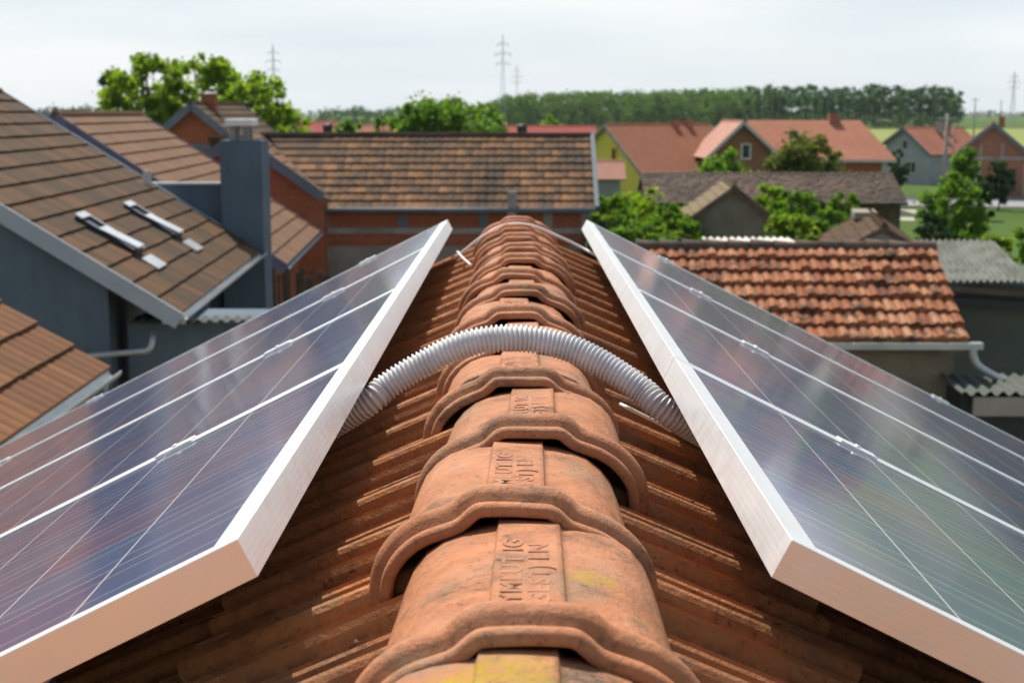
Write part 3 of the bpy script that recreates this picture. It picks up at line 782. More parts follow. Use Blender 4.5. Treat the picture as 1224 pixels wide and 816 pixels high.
for (pa, pb) in (((93, 262), (168, 303)), ((150, 248), (217, 284))):
    o_ = hit1(*pa); e_ = hit1(*pb); Lw = (e_ - o_).dot(v1); ww = 0.56
    Mw = Matrix((v1, Vector((0, 1, 0)), n1)).transposed().to_4x4(); Mw.translation = o_ + Vector((0, -ww / 2, 0))
    fr = MB(); fr.box((0, 0, 0), (Lw, 0.05, 0.09), Mw).box((0, ww - 0.05, 0), (Lw, ww, 0.09), Mw).box((0, 0.051, 0), (0.06, ww - 0.051, 0.09), Mw).box((Lw - 0.06, 0.051, 0), (Lw, ww - 0.051, 0.09), Mw)
    w_ = fr.build('roof_window', M['dark'], h1)
    MB().box((-0.03, -0.02, 0.092), (0.10, ww + 0.02, 0.112), Mw).build('cover', M['pale_metal'], w_)
    MB().box((0.061, 0.052, 0.04), (Lw - 0.061, ww - 0.052, 0.065), Mw).build('pane', M['glass'], w_)
    MB().box((0.101, ww - 0.04, 0.092), (Lw, ww + 0.01, 0.108), Mw).build('side_trim', M['pale_metal'], w_)
    Ms = Mw @ Matrix.Translation((Lw * 0.36, 0, 0.094)) @ Matrix.Rotation(R(-3.5), 4, 'Y')
    sm = MB(); sm.prism([(0, 0), (Lw * 0.63, 0), (Lw * 0.63, 0.03), (0, 0.010)], 0.03, ww - 0.05, Ms); sm.build('sash', M['pale_metal'], w_, bevel=0.006)  # sky reflection in the sash glass, painted in as a pale colour
    MB().box((Lw + 0.12, 0.0, 0.03), (Lw + 0.42, ww + 0.1, 0.055), Mw).build('flashing', M['pale_metal'], w_)
# side wall window under the eave
window(h1, (5.15 - 1.05, 4.6, 2.75), 0.9, 1.2, (1, 0, 0), frame=M['grey_wall'])
# tall chimney block with its cap, and parapet
YC = 29.2
a0 = A(262, 168, YC); a1 = A(312, 168, YC)
ch = MB(); ch.box((a0.x, YC, 0), (a1.x, YC + 0.9, a0.z)); c0 = ch.build('chimney', M['blue_wall'], None)
c0.parent = h1; c0.matrix_parent_inverse = h1.matrix_world.inverted()
k0 = A(268, 151, YC); k1 = A(300, 142.5, YC)
cap = MB().box((k0.x, YC + 0.05, k0.z), (k1.x, YC + 0.8, k1.z)).build('chimney_cap', M['white'], c0, bevel=0.02)
for px in (276, 292):
    for dy in (0.15, 0.55):
        q = A(px, 168, YC)
        MB().box((q.x - 0.06, YC + dy, q.z - 0.01), (q.x + 0.06, YC + dy + 0.15, k0.z - 0.003)).build('chimney_post', M['concrete'], c0)
pw = MB(); w0 = A(183, 222, YC); w1 = A(265, 222, YC)
pw.box((w0.x - 0.8, YC + 0.25, 0.0), (a0.x - 0.003, YC + 0.5, w0.z)); p_ = pw.build('parapet', M['blue_wall'], h1)
p_.matrix_parent_inverse = h1.matrix_world.inverted()
cp = MB(); cp.box((w0.x - 0.85, YC + 0.2, w0.z + 0.003), (a0.x - 0.004, YC + 0.55, w0.z + 0.05)); q_ = cp.build('coping', M['blue_trim'], h1); q_.matrix_parent_inverse = h1.matrix_world.inverted()
# flat lean-to in front of the blue house's eave with a corrugated edge
def corrugated(name, p0, U, L, V, S, mat, parent=None, pitch=0.18, amp=0.03, thick=0.012):
    p0 = Vector(p0); U = Vector(U).normalized(); V = Vector(V).normalized(); n = U.cross(V)
    if n.z < 0: n = -n
    k = int(L / pitch * 8); mb = MB()
    for lv, off in ((0, 0), (1, -thick)):
        for vv in (0, S):
            for i in range(k + 1):
                u = L * i / k
                mb.v.append(tuple(p0 + U * u + V * vv + n * (amp * math.sin(2 * math.pi * u / pitch) + off)))
    w = k + 1
    for i in range(k):
        mb.f.append((i, i+1, w+i+1, w+i)); mb.f.append((2*w+i, 3*w+i, 3*w+i+1, 2*w+i+1))
        mb.f.append((i, 2*w+i, 2*w+i+1, i+1)); mb.f.append((w+i, w+i+1, 3*w+i+1, 3*w+i))
    mb.f.append((0, w, 3*w, 2*w)); mb.f.append((k, 2*w+k, 3*w+k, w+k))
    o = mb.build(name, mat, parent, smooth=False); return o
lt = empty('lean_to', (0, 0, 0)); tag(lt, 'dark blue lean-to with corrugated roof edge below the blue house eave', 'shed')
l0 = A(150, 381, 20.4); l1 = A(306, 381, 20.4)
MB().box((l0.x, 20.5, 0), (l1.x, 21.5, l0.z - 0.08)).build('wall', M['blue_wall'], lt)
MB().box((l0.x + 0.1, 20.64, l0.z - 0.07), (l1.x, 21.55, l0.z - 0.01)).build('flat_roof', M['blue_wall'], lt)
lz = l0.z
corrugated('corrugated_roof', (l0.x + 0.1, 20.2, lz), (1, 0, 0), l1.x - l0.x, (0, 1, 0.02), 0.42, M['olive_wall'], lt, pitch=0.16, amp=0.022)
mb = MB().bar(A(195, 383, 20.1), A(222, 383, 20.1), 0.1, 0.09); mb.build('gutter', M['zinc'], lt)
# pale drain pipe on the blue gable wall
dp = MB().tube(catmull([A(100, 426, 19.9), A(140, 422.5, 19.9), A(168, 420, 19.9), A(176, 419, 19.9), A(180.5, 414, 19.9), A(183, 403, 20.0), A(184, 395, 20.2)], 6), 0.045, 10).build('drain_pipe', M['zinc'])
tag(dp, 'pale drain pipe elbow on the dark blue gable wall', 'pipe')
# near lower-left house
E2 = A(130, 441, 14.0)
rot2 = R(1.6); L2 = 9.0; run2 = 4.5; pit2 = R(33)
cc, ss = math.cos(rot2), math.sin(rot2)
cn = Vector((E2.x + L2 * ss, E2.y - L2 * cc, E2.z))
h2 = house_from('rust_house', 'low house with rust brown tiled roof at the lower left edge', cn, rot2, run2, L2, pit2,
                wall=M['plaster'], roof=M['rust_tile'], trim=None, course=0.40, tw=0.21, amp=0.009, ns=5, gutter=M['zinc'], jit=0.003, oh_v=0.2)
bpy.context.view_layer.update()
MB().tube([(run2 + 0.06, 8.6, cn.z - 0.07), (run2 + 0.06, 8.6, cn.z - 0.35), (run2 - 0.4, 8.6, cn.z - 0.7), (run2 - 0.42, 8.6, 0.1)], 0.04, 8).build('downpipe', M['zinc'], h2)
# tan house behind the blue one
E3 = A(342, 317, 33.0)
h3 = house_from('tan_house', 'house with light brown tiled roof and dark verge behind the blue house', E3, R(3.1), 5.15, 9.4, R(34),
                wall=M['brick'], roof=M['tan_tile'], trim=M['violet_trim'], course=0.42, tw=0.3, amp=0.0, verge=0.26, gutter=M['slate_trim'], oh_e=0.6, jit=0.004)
# small vent flashing on its near verge
vf = MB().box((-0.07, -0.06, -0.2), (0.07, 0.06, 0.12)); vo = vf.build('roof_vent', M['pale_metal']); vo.location = A(176, 211, 28.7); tag(vo, 'small pale metal vent by the top of the blue parapet', 'vent')
# stakes and planks in the yard by the tan house
rng = random.Random(3); pf = empty('plank_fence', (0, 0, 0)); tag(pf, 'uneven fence of old grey planks below the tan roof', 'fence')
for i in range(16):
    px = 318 + i * 5; q0 = A(px, 330, 34.0 + 0.0 * i)
    mb = MB(); hgt = A(px, 318 + rng.uniform(-6, 14), 34.0).z
    mb.bar((q0.x, 34.0, 0.0), (q0.x + rng.uniform(-0.1, 0.1), 34.0 + rng.uniform(-.1, .1), hgt), 0.07 + rng.random() * 0.05, 0.03, up=(0, 1, 0)); mb.build('plank', M['wood'], pf)
# brick gable house with red chimney
ap = A(228, 123, 60.0)
h4 = gable_house('gable_house', 'orange brick gable house with blue grey verge and red chimney behind tan roof', 'house', ap.x, 60.0, R(-1.0), 10.0, 4.2, 4.2, ap.z, ap.z - 3.45, ap.z - 3.45,
                 M['brick'], M['brown_tile'], trim=M['slate_trim'], verge=0.3, course=0.42, tw=0.3, oh_v=0.5)
MB().box((-0.1, 2.2, ap.z - 0.5), (0.5, 2.8, ap.z + 0.34)).build('chimney', M['brick'], h4)
MB().box((-0.16, 2.14, ap.z + 0.34), (0.56, 2.86, ap.z + 0.41)).build('chimney_cap', M['brick'], h4)
MB().box((-3.6, 0.40, ap.z - 1.95), (3.6, 0.498, ap.z - 1.72)).build('ring_beam', M['slate_trim'], h4)

# long brick house behind the ridge
YE = 44.3; YR = 47.6
eL = A(385, 250, YE); eR = A(712, 250, YE); zrid = A(500, 161.5, YR).z
xl, xr = eL.x - 4.2, eR.x
lh = empty('long_brick_house', ((xl + xr) / 2, YE, 0)); tag(lh, 'long unplastered brick house with weathered brown and orange tiled roof', 'house')
ox = (xl + xr) / 2; Lh = xr - xl
V = Vector((0, YE - YR, eL.z - zrid)); S = V.length; V.normalize()
x0 = eL.x - ox
tile_slab('roof', M['mixed_tile'], lh, (x0, YR - YE, zrid), (1, 0, 0), xr - eL.x, V, S, 0.40, 0.26, 0.02, 0.05, 0.1, ns=5, jit=0.006)
V2 = Vector((0, YR - YE, eL.z - zrid)).normalized()
tile_slab('roof', M['mixed_tile'], lh, (xl - ox, YR - YE, zrid), (1, 0, 0), Lh, V2, S, 0.40, 0.26, 0.0, 0.04, 0.1)
# left piece of the front slope, meeting the cross gable in a valley: rows of tiles shortened along the diagonal
nc = 10
apx = A(282, 159, 43.9)
mbv = MB(); uvs = []
for k in range(nc):
    t0, t1 = k / nc, (k + 1) / nc
    xa0 = (apx.x + 0.3) + (eL.x - apx.x - 0.3) * t0 - ox; xa1 = (apx.x + 0.3) + (eL.x - apx.x - 0.3) * t1 - ox
    y0_, y1_ = (YR - YE) * (1 - t0), (YR - YE) * (1 - t1); z0 = zrid + (eL.z - zrid) * t0 + 0.0; z1 = zrid + (eL.z - zrid) * t1
    n = len(mbv.v)
    mbv.v += [(xa0, y0_, z0), (x0, y0_, z0), (x0, y1_, z1 + 0.05), (xa1, y1_, z1 + 0.05), (xa1, y1_, z1), (x0, y1_, z1)]
    mbv.f += [(n, n+3, n+2, n+1), (n+3, n+4, n+5, n+2)]
    uvs += [(xa0 / 0.26, k + .01), (xa1 / 0.26, k + .99), (x0 / 0.26 - .01, k + .99), (x0 / 0.26 - .01, k + .01)] + [(xa1 / 0.26, k + .99)] * 4
mbv.uv = uvs; mbv.build('roof', M['mixed_tile'], lh)
MB().box((x0 + 0.1, 0.45, 0), (xr - ox - 0.3, 2 * (YR - YE) - 0.45, eL.z - 0.02)).build('wall', M['plaster'], lh)
zb = A(500, 293, YE + 0.5).z; zc = A(500, 279, YE + 0.5).z; zd = A(500, 272, YE + 0.5).z; ztop = eL.z - 0.1
MB().box((x0 + 0.1, 0.41, zb), (xr - ox - 0.3, 0.446, zc)).build('brick_band', M['brick'], lh)
MB().box((x0 + 0.1, 0.36, zc + 0.002), (xr - ox - 0.3, 0.446, zd)).build('ring_beam', M['concrete'], lh)
MB().box((x0 + 0.1, 0.41, zd + 0.002), (xr - ox - 0.3, 0.446, ztop)).build('brick_band', M['brick'], lh)
for px in (388, 481, 578, 655, 700):
    q = A(px, 265, YE + 0.4).x - ox
    MB().box((q - 0.14, 0.38, zd + 0.003), (q + 0.14, 0.409, ztop - 0.01)).build('pillar', M['slate_trim'] if px in (481, 578) else M['concrete'], lh)
gpr = MB().tube([(x0, -0.06, eL.z - 0.03), (xr - ox, -0.06, eL.z - 0.03)], 0.08, 8).build('gutter', M['slate_trim'], lh)
q = A(612, 240, YE).x - ox
MB().box((q - 0.13, -0.1, eL.z - 0.25), (q + 0.13, 0.12, A(612, 229, YE).z)).build('vent_pipe', M['concrete'], lh)
MB().bar((x0 - 2.4, YR - YE, zrid + 0.04), (xr - ox, YR - YE, zrid + 0.04), 0.22, 0.10).build('ridge_cap', M['old_tile'], lh)
# right verge
MB().bar((xr - ox + 0.04, YR - YE, zrid + 0.02), (xr - ox + 0.04, 0, eL.z + 0.03), 0.14, 0.16).build('verge_board', M['slate_trim'], lh)
# cross gable at its left end
GW = A(387, 232, 44.0)
axx = apx.x; hw = GW.x - axx; zap = apx.z
gmb = MB(); gz0 = 0
pol = [(axx - hw + 0.3, 0), (x0 + ox + 0.098, 0), (x0 + ox + 0.098, GW.z - 0.12), (GW.x - 0.25, GW.z + 0.0), (axx, zap - 0.2), (axx - hw + 0.3, GW.z + 0.0)]
gmb.prism([(x - ox, z) for x, z in pol], -0.15, 0.4).build('gable_wall', M['brick'], lh)
for sgn in (-1, 1):
    V = Vector((sgn * hw, 0, GW.z - zap)); S_ = V.length; V.normalize()
    tile_slab('roof', M['mixed_tile'], lh, (axx - ox, -0.38, zap), (0, 1, 0), YR - YE + 0.35 - (0.0), V, S_, 0.40, 0.26, 0.0, 0.04, 0.1) if sgn < 0 else None
    MB().bar((axx - ox, -0.42, zap + 0.02 - 0.12), (axx - ox + sgn * hw, -0.42, GW.z + 0.02 - 0.12), 0.06, 0.30).build('verge_board', M['slate_trim'], lh)
# right slope of the cross gable: a triangle closed by the valley
mbv = MB(); nn = 8; uvs = []
for k in range(nn):
    t0, t1 = k / nn, (k + 1) / nn; dep = YR - YE + 0.0
    xa, xb = axx - ox + hw * t0, axx - ox + hw * t1; za, zb_ = zap - (zap - GW.z) * t0, zap - (zap - GW.z) * t1
    n = len(mbv.v)
    mbv.v += [(xa, -0.38, za), (xa, dep * (1 - t0), za), (xb, max(-0.38, dep * (1 - t1)), zb_ + 0.03), (xb, -0.38, zb_ + 0.03)]
    mbv.f += [(n, n+3, n+2, n+1)]; uvs += [(0, k + .01), (0, k + .99), (dep * (1 - t1) / .26, k + .99), (dep * (1 - t0) / .26, k + .01)]
mbv.uv = uvs; mbv.build('roof', M['mixed_tile'], lh)

# far roofs behind the long house (left and middle)
for (pxa, pxb, pyr, pye, Z, mt, lab) in (
        (356, 412, 146, 158, 130, 'red_tile', 'small red roofed house beside the big leafy tree'),
        (428, 484, 150, 162, 120, 'salmon_tile', 'orange roofed house peeping out between the green bushes'),
        (488, 556, 152, 162, 118, 'salmon_tile', 'orange roofed house mostly hidden behind the broad green tree'),
        (604, 712, 151, 163, 125, 'red_tile', 'long low red roof left of the yellow house')):
    a_ = A(pxa, pyr, Z); b__ = A(pxb, pyr, Z); e_ = A(pxa, pye, Z - 4)
    g = gable_house('distant_house', lab, 'house', a_.x, Z, R(-90), b__.x - a_.x, 4, 4, a_.z, a_.z - 2.3, a_.z - 2.3, M['plaster'], M[mt], group='distant houses across the village')
wt = A(392, 150, 122)
def boiler(px, py, Z, lab):
    r_ = empty('water_heater', A(px, py + 3, Z)); tag(r_, lab, 'water heater', 'dark tanks on the red roofs')
    MB().tube([(-0.42, 0, 0.3), (-0.4, 0, 0.3), (0.4, 0, 0.3), (0.42, 0, 0.3)], [0.2, 0.36, 0.36, 0.2], 14).build('tank', M['dark'], r_)
    MB().bar((-0.3, 0, -0.25), (-0.3, 0, 0.1), 0.08, 0.2).bar((0.3, 0, -0.25), (0.3, 0, 0.1), 0.08, 0.2).build('support', M['steel'], r_)
boiler(392, 154, 126, 'dark tank on the small red roof beside the leafy tree')
boiler(624, 155, 121, 'dark tank on the long low red roof')

# ================================================================== RIGHT HOUSES
# yellow house
ap = A(722, 149, 104); rz = R(-58)
yh = gable_house('yellow_house', 'yellow house with brown orange tiled roof right of the long brick house', 'house', ap.x, 104, rz, 9.8, 4.0, 4.5, ap.z, ap.z - 2.5, ap.z - 3.3,
                 M['yellow_wall'], M['clay_tile'], trim=M['concrete'], verge=0.25, gutter=M['steel'], oh_v=0.3)
MB().box((4.055, 0.4, ap.z - 4.2), (4.1, 9.4, ap.z - 3.35)).build('ochre_band', M['ochre_wall'], yh)
for i, (yy) in enumerate((6.0, 7.3)):
    MB().box((0.0, yy, ap.z - 0.5), (0.5, yy + 0.5, ap.z + 0.3)).build('chimney', M['brick_pale'], yh)
window(yh, (0.9, 0.3, ap.z - 2.2), 0.6, 1.1, (0, -1, 0), frame=M['ochre_wall'])
lr = A(712, 193, 96)
an = gable_house('annex', 'small pink roofed annex in front of the yellow gable', 'shed', lr.x - 1.0, 97, R(-90), 3.0, 1.6, 1.8, lr.z, lr.z - 1.0, lr.z - 1.15, M['grey_wall'], M['pink_tile'])
# pink roofed house: wing with its gable to the camera, main roof to the right
ap = A(889, 145, 100); le = A(843, 189, 100)
pw_ = gable_house('pink_roofed_house', 'brick house with pale pink roof and gable window in the middle distance', 'house', ap.x, 100, R(3.5), 7.0, ap.x - le.x, 3.6, ap.z, le.z, ap.z - 3.2,
                  M['brick_pale'], M['pink_tile'], trim=M['whitewood'], verge=0.22, oh_v=0.7, step=0.02)
window(pw_, (0.35, 0.7, ap.z - 2.1), 0.7, 1.1, (0, -1, 0))
a_ = A(893, 144, 106); b__ = A(1028, 145, 106)
mh = empty('salmon_roofed_house', (a_.x, 106, 0)); tag(mh, 'wide brick house with long salmon roof sloping to a corner on the right', 'house')
Lr = b__.x - a_.x; zz = a_.z; e_ = A(1072, 191, 101.8); ze = e_.z; xe = e_.x - a_.x
nn = 14; mbv = MB(); uvs = []
for k in range(nn):
    t0, t1 = k / nn, (k + 1) / nn
    xa, xb = Lr + (xe - Lr) * t0, Lr + (xe - Lr) * t1; za, zb_ = zz + (ze - zz) * t0, zz + (ze - zz) * t1
    ya, yb = -4.2 * t0, -4.2 * t1; n = len(mbv.v)
    mbv.v += [(0, ya, za), (xa, ya, za), (xb, yb, zb_ + .015), (0, yb, zb_ + .015)]; mbv.f += [(n, n+3, n+2, n+1)]
    uvs += [(0, k + .01), (0, k + .99), (xb / .3, k + .99), (xa / .3, k + .01)]
    n = len(mbv.v)    # back slope
    mbv.v += [(0, -ya, za), (xa, -ya, za), (xb, -yb, zb_ + .04), (0, -yb, zb_ + .04)]; mbv.f += [(n, n+1, n+2, n+3)]
    uvs += [(0, k + .01), (xa / .3, k + .01), (xb / .3, k + .99), (0, k + .99)]
n = len(mbv.v); mbv.v += [(Lr, 0, zz), (xe, -4.2, ze), (xe, 4.2, ze)]; mbv.f += [(n, n+1, n+2)]; uvs += [(0.3, 0.3)] * 3
mbv.uv = uvs; mbv.build('roof', M['salmon_tile'], mh)
MB().box((0, -3.6, 0), (xe - 0.9, 3.6, ze - 0.05)).build('wall', M['brick'], mh)
MB().box((xe - 0.88, -3.4, 0.4), (xe - 0.5, -2.8, ze - 0.05)).build('pillar', M['steel'], mh)
MB().box((Lr * 0.72, -0.4, zz - 0.4), (Lr * 0.72 + 0.7, 0.3, zz + 0.5)).build('chimney', M['brick_pale'], mh)
MB().bar((0, -4.25, ze - 0.1), (xe, -4.25, ze - 0.1), 0.12, 0.16).build('gutter', M['whitewood'], mh)
# grey house
ap = A(1079, 152.5, 143)
gh = gable_house('grey_house', 'small grey plastered house with orange roof by the road', 'house', ap.x, 143, R(-52), 9.6, 2.6, 3.4, ap.z, ap.z - 1.7, ap.z - 2.6,
                 M['grey_wall'], M['salmon_tile'], trim=M['slate_trim'], verge=0.3, oh_v=0.4, oh_e=0.35)
window(gh, (0.1, 0.4, ap.z - 1.7), 0.65, 0.9, (0, -1, 0), frame=M['grey_wall'])
window(gh, (0.9, 0.4, ap.z - 3.9), 1.3, 1.2, (0, -1, 0), frame=M['whitewood'])
window(gh, (3.05, 5.5, 1.5), 1.2, 1.4, (1, 0, 0), frame=M['grey_wall'])
MB().box((0.5, 4.6, ap.z - 0.6), (1.1, 5.2, ap.z + 0.55)).build('chimney', M['concrete'], gh)
MB().box((0.3, 6.2, ap.z - 0.6), (0.8, 6.7, ap.z + 0.45)).build('chimney', M['brick_pale'], gh)
# brick house at the right edge
ap = A(1188, 147, 118)
bh = gable_house('brick_house', 'unplastered brick house with concrete posts at the right edge', 'house', ap.x, 118, R(-18), 9.0, 2.9, 3.6, ap.z, ap.z - 2.5, ap.z - 3.0,
                 M['brick_pale'], M['salmon_tile'], trim=M['slate_trim'], verge=0.3, oh_v=0.5)
for xx in (-2.4, -0.9, 0.8, 2.6):
    MB().box((xx - 0.1, 0.44, 0.0), (xx + 0.1, 0.498, ap.z - 1.0 - abs(xx) * 0.85)).build('pillar', M['concrete'], bh)
MB().box((-2.4, 0.42, ap.z - 3.0), (3.1, 0.438, ap.z - 2.75)).build('ring_beam', M['concrete'], bh)
window(bh, (-1.6, 0.44, 1.9), 0.9, 1.7, (0, -1, 0), name='window')
window(bh, (1.5, 0.44, 1.5), 0.8, 1.8, (0, -1, 0), frame=M['dark'])
MB().box((0.4, 4.0, ap.z - 0.4), (0.9, 4.5, ap.z + 0.5)).build('chimney', M['brick_pale'], bh)
# long old barn roof
a_ = A(766, 208, 70); b__ = A(1062, 210, 70)
ob = gable_house('old_barn', 'long low barn with grey weathered tiled roof behind the bushes', 'barn', a_.x, 70, R(-90), b__.x - a_.x + 0.2, 3.0, 3.0, a_.z, a_.z - 1.25, a_.z - 1.25,
                 M['wood'], M['old_tile'], course=0.33, tw=0.22, amp=0.02, jit=0.02, step=0.05, oh_e=0.7, oh_v=0.15)
# small grey gable shed
ap = A(878, 223, 46)
gs = gable_house('grey_shed', 'small grey gable shed with straw coloured roof among bushes', 'shed', ap.x, 46, R(-4.5), 5.0, 1.5, 1.5, ap.z, ap.z - 1.1, ap.z - 1.15,
                 M['stucco'], M['straw_tile'], trim=M['wood'], verge=0.14, oh_v=0.2, oh_e=0.15, course=0.3, tw=0.22, amp=0.02, jit=0.012, ridge=True)
# brown roof with grey gable
ap = A(1057, 271, 36)
bs = gable_house('brown_shed', 'low shed with brown tiled roof and pale ridge patch behind orange roof', 'shed', ap.x, 36, R(-10), 6.3, 2.1, 1.0, ap.z, ap.z - 1.25, ap.z - 0.65,
                 M['grey_wall'], M['brown_tile'], trim=M['wood'], verge=0.12, oh_v=0.2, oh_e=0.15, course=0.3, tw=0.22, amp=0.02, jit=0.015)
MB().box((-0.5, 4.4, ap.z - 0.16), (0.15, 6.0, ap.z + 0.06)).build('ridge_patch', M['plaster'], bs, bevel=0.03)
# orange tiled barn nearest on the right
YRo, YEo = 24.0, 21.9
rl_, rr_ = A(760, 296, YRo), A(1116, 295, YRo); er = A(1151, 407, YEo)
orh = empty('orange_barn', (rl_.x, YEo, 0)); tag(orh, 'barn with bright orange mossy tiled roof right of the panels', 'barn')
V = Vector((0, YEo - YRo, er.z - rr_.z)); S_ = V.length; V.normalize(); Lo = rr_.x - rl_.x
tile_slab('roof', M['orange_tile'], orh, (0, YRo - YEo, rr_.z), (1, 0, 0), Lo, V, S_, S_ / 7, 0.165, 0.034, 0.07, 0.09, ns=7, jit=0.024)
V = Vector((0, YRo - YEo, er.z - rr_.z)).normalized()
tile_slab('roof', M['orange_tile'], orh, (0, YRo - YEo, rr_.z), (1, 0, 0), Lo, V, S_, S_ / 7, 0.20, 0.045, 0.06, 0.09, ns=5, jit=0.01)
rcm = MB(); k = int(Lo / 0.36)
rng = random.Random(5)
for i in range(k):
    x = i * Lo / k; dz = rng.uniform(-0.012, 0.012)
    rcm.tube([(x, YRo - YEo, rr_.z + 0.0 + dz), (x + Lo / k + 0.03, YRo - YEo, rr_.z - 0.02 + dz)], [0.13, 0.105], 10)
rcm.build('ridge_cap', M['old_tile'], orh)
yr_, ye_ = YRo - YEo, 0.0
MB().prism([(0.35, 0), (2 * yr_ - 0.35, 0), (2 * yr_ - 0.35, er.z + 0.05), (yr_, rr_.z - 0.18), (0.35, er.z + 0.05)], -Lo + 0.1, -0.12,
           Matrix(((0, -1, 0, 0), (1, 0, 0, 0), (0, 0, 1, 0), (0, 0, 0, 1)))).build('wall', M['stucco'], orh)
gx = A(1172, 412, YEo).x - rl_.x
MB().bar((1.0, -0.08, er.z - 0.07), (gx, -0.08, er.z - 0.07), 0.14, 0.10).build('gutter', M['zinc'], orh)
MB().bar((1.0, 0.06, er.z - 0.16), (gx - 0.1, 0.06, er.z - 0.16), 0.3, 0.05).build('soffit', M['wood'], orh)
q0 = A(1163, 418, 21.8)
dpo = MB().tube(catmull([A(1163, 416, 21.8), A(1164, 428, 21.8), A(1172, 440, 21.8), A(1195, 453, 21.9), A(1215, 463, 22.0), A(1240, 473, 22.0)], 8), 0.065, 10).build('rain_pipe', M['zinc'])
tag(dpo, 'pale rain pipe running down right from the orange barn gutter', 'pipe')
# corrugated asbestos roofed shed behind right
a0_, a1_ = A(1106, 287, 28.5), A(1190, 290, 28.5)
e0_ = A(1136, 336, 26.2)
sh = empty('asbestos_shed', (a0_.x, 26.2, 0)); tag(sh, 'olive grey shed with pale corrugated roof right of the orange barn', 'shed')
V = Vector((0, 26.2 - 28.5, e0_.z - a0_.z)); S_ = V.length
corrugated('corrugated_roof', (-0.25, 2.3, a0_.z), (1, 0, 0), 1.62, V, S_, M['asbestos'], sh, pitch=0.125, amp=0.03)
wl_ = A(1137, 345, 26.0)
MB().box((wl_.x - a0_.x - 0.5, 0.25, 0), (wl_.x - a0_.x + 4.5, 3.8, wl_.z + 0.0)).build('wall', M['olive_wall'], sh)
MB().bar((wl_.x - a0_.x - 0.4, 0.06, e0_.z - 0.12), (wl_.x - a0_.x + 4.5, 0.06, e0_.z - 0.45), 0.12, 0.10).build('fascia', M['wood'], sh)
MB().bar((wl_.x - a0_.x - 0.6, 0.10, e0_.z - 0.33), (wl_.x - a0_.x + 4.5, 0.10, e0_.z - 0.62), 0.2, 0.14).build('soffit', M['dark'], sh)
# low corrugated canopy below right
c0_, c1_ = A(1150, 470, 21.0), A(1290, 468, 21.0)
cs = empty('canopy_shed', (c0_.x, 21.0, 0)); tag(cs, 'low canopy with corrugated sheet edge under the rain pipe at right', 'shed')
corrugated('corrugated_roof', (0, 0, c0_.z), (1, 0, 0), c1_.x - c0_.x, (0, 1, 0.05), 1.2, M['olive_wall'], cs, pitch=0.19, amp=0.035)
MB().box((0.2, 0.05, c0_.z - 0.36), (c1_.x - c0_.x, 0.12, c0_.z - 0.07)).build('fascia', M['concrete'], cs)
MB().box((0.1, 0.3, 0), (c1_.x - c0_.x, 1.1, c0_.z - 0.08)).build('wall', M['dark'], cs)
# pale corrugated sheet seen over the orange ridge
p_a, p_b = A(846, 290.3, 27.5), A(951, 290.3, 27.5)
ps = empty('lean_to', (p_a.x, 27.5, 0)); tag(ps, 'lean-to roof of pale corrugated sheet behind the orange ridge', 'shed')
corrugated('corrugated_roof', (0, 0, p_a.z), (1, 0, 0), p_b.x - p_a.x, (0, 1, 0.02), 0.9, M['white_sheet'], ps, pitch=0.14, amp=0.03)
MB().box((0.05, 0.1, 0), (p_b.x - p_a.x - 0.05, 0.85, p_a.z - 0.06)).build('wall', M['plaster'], ps)

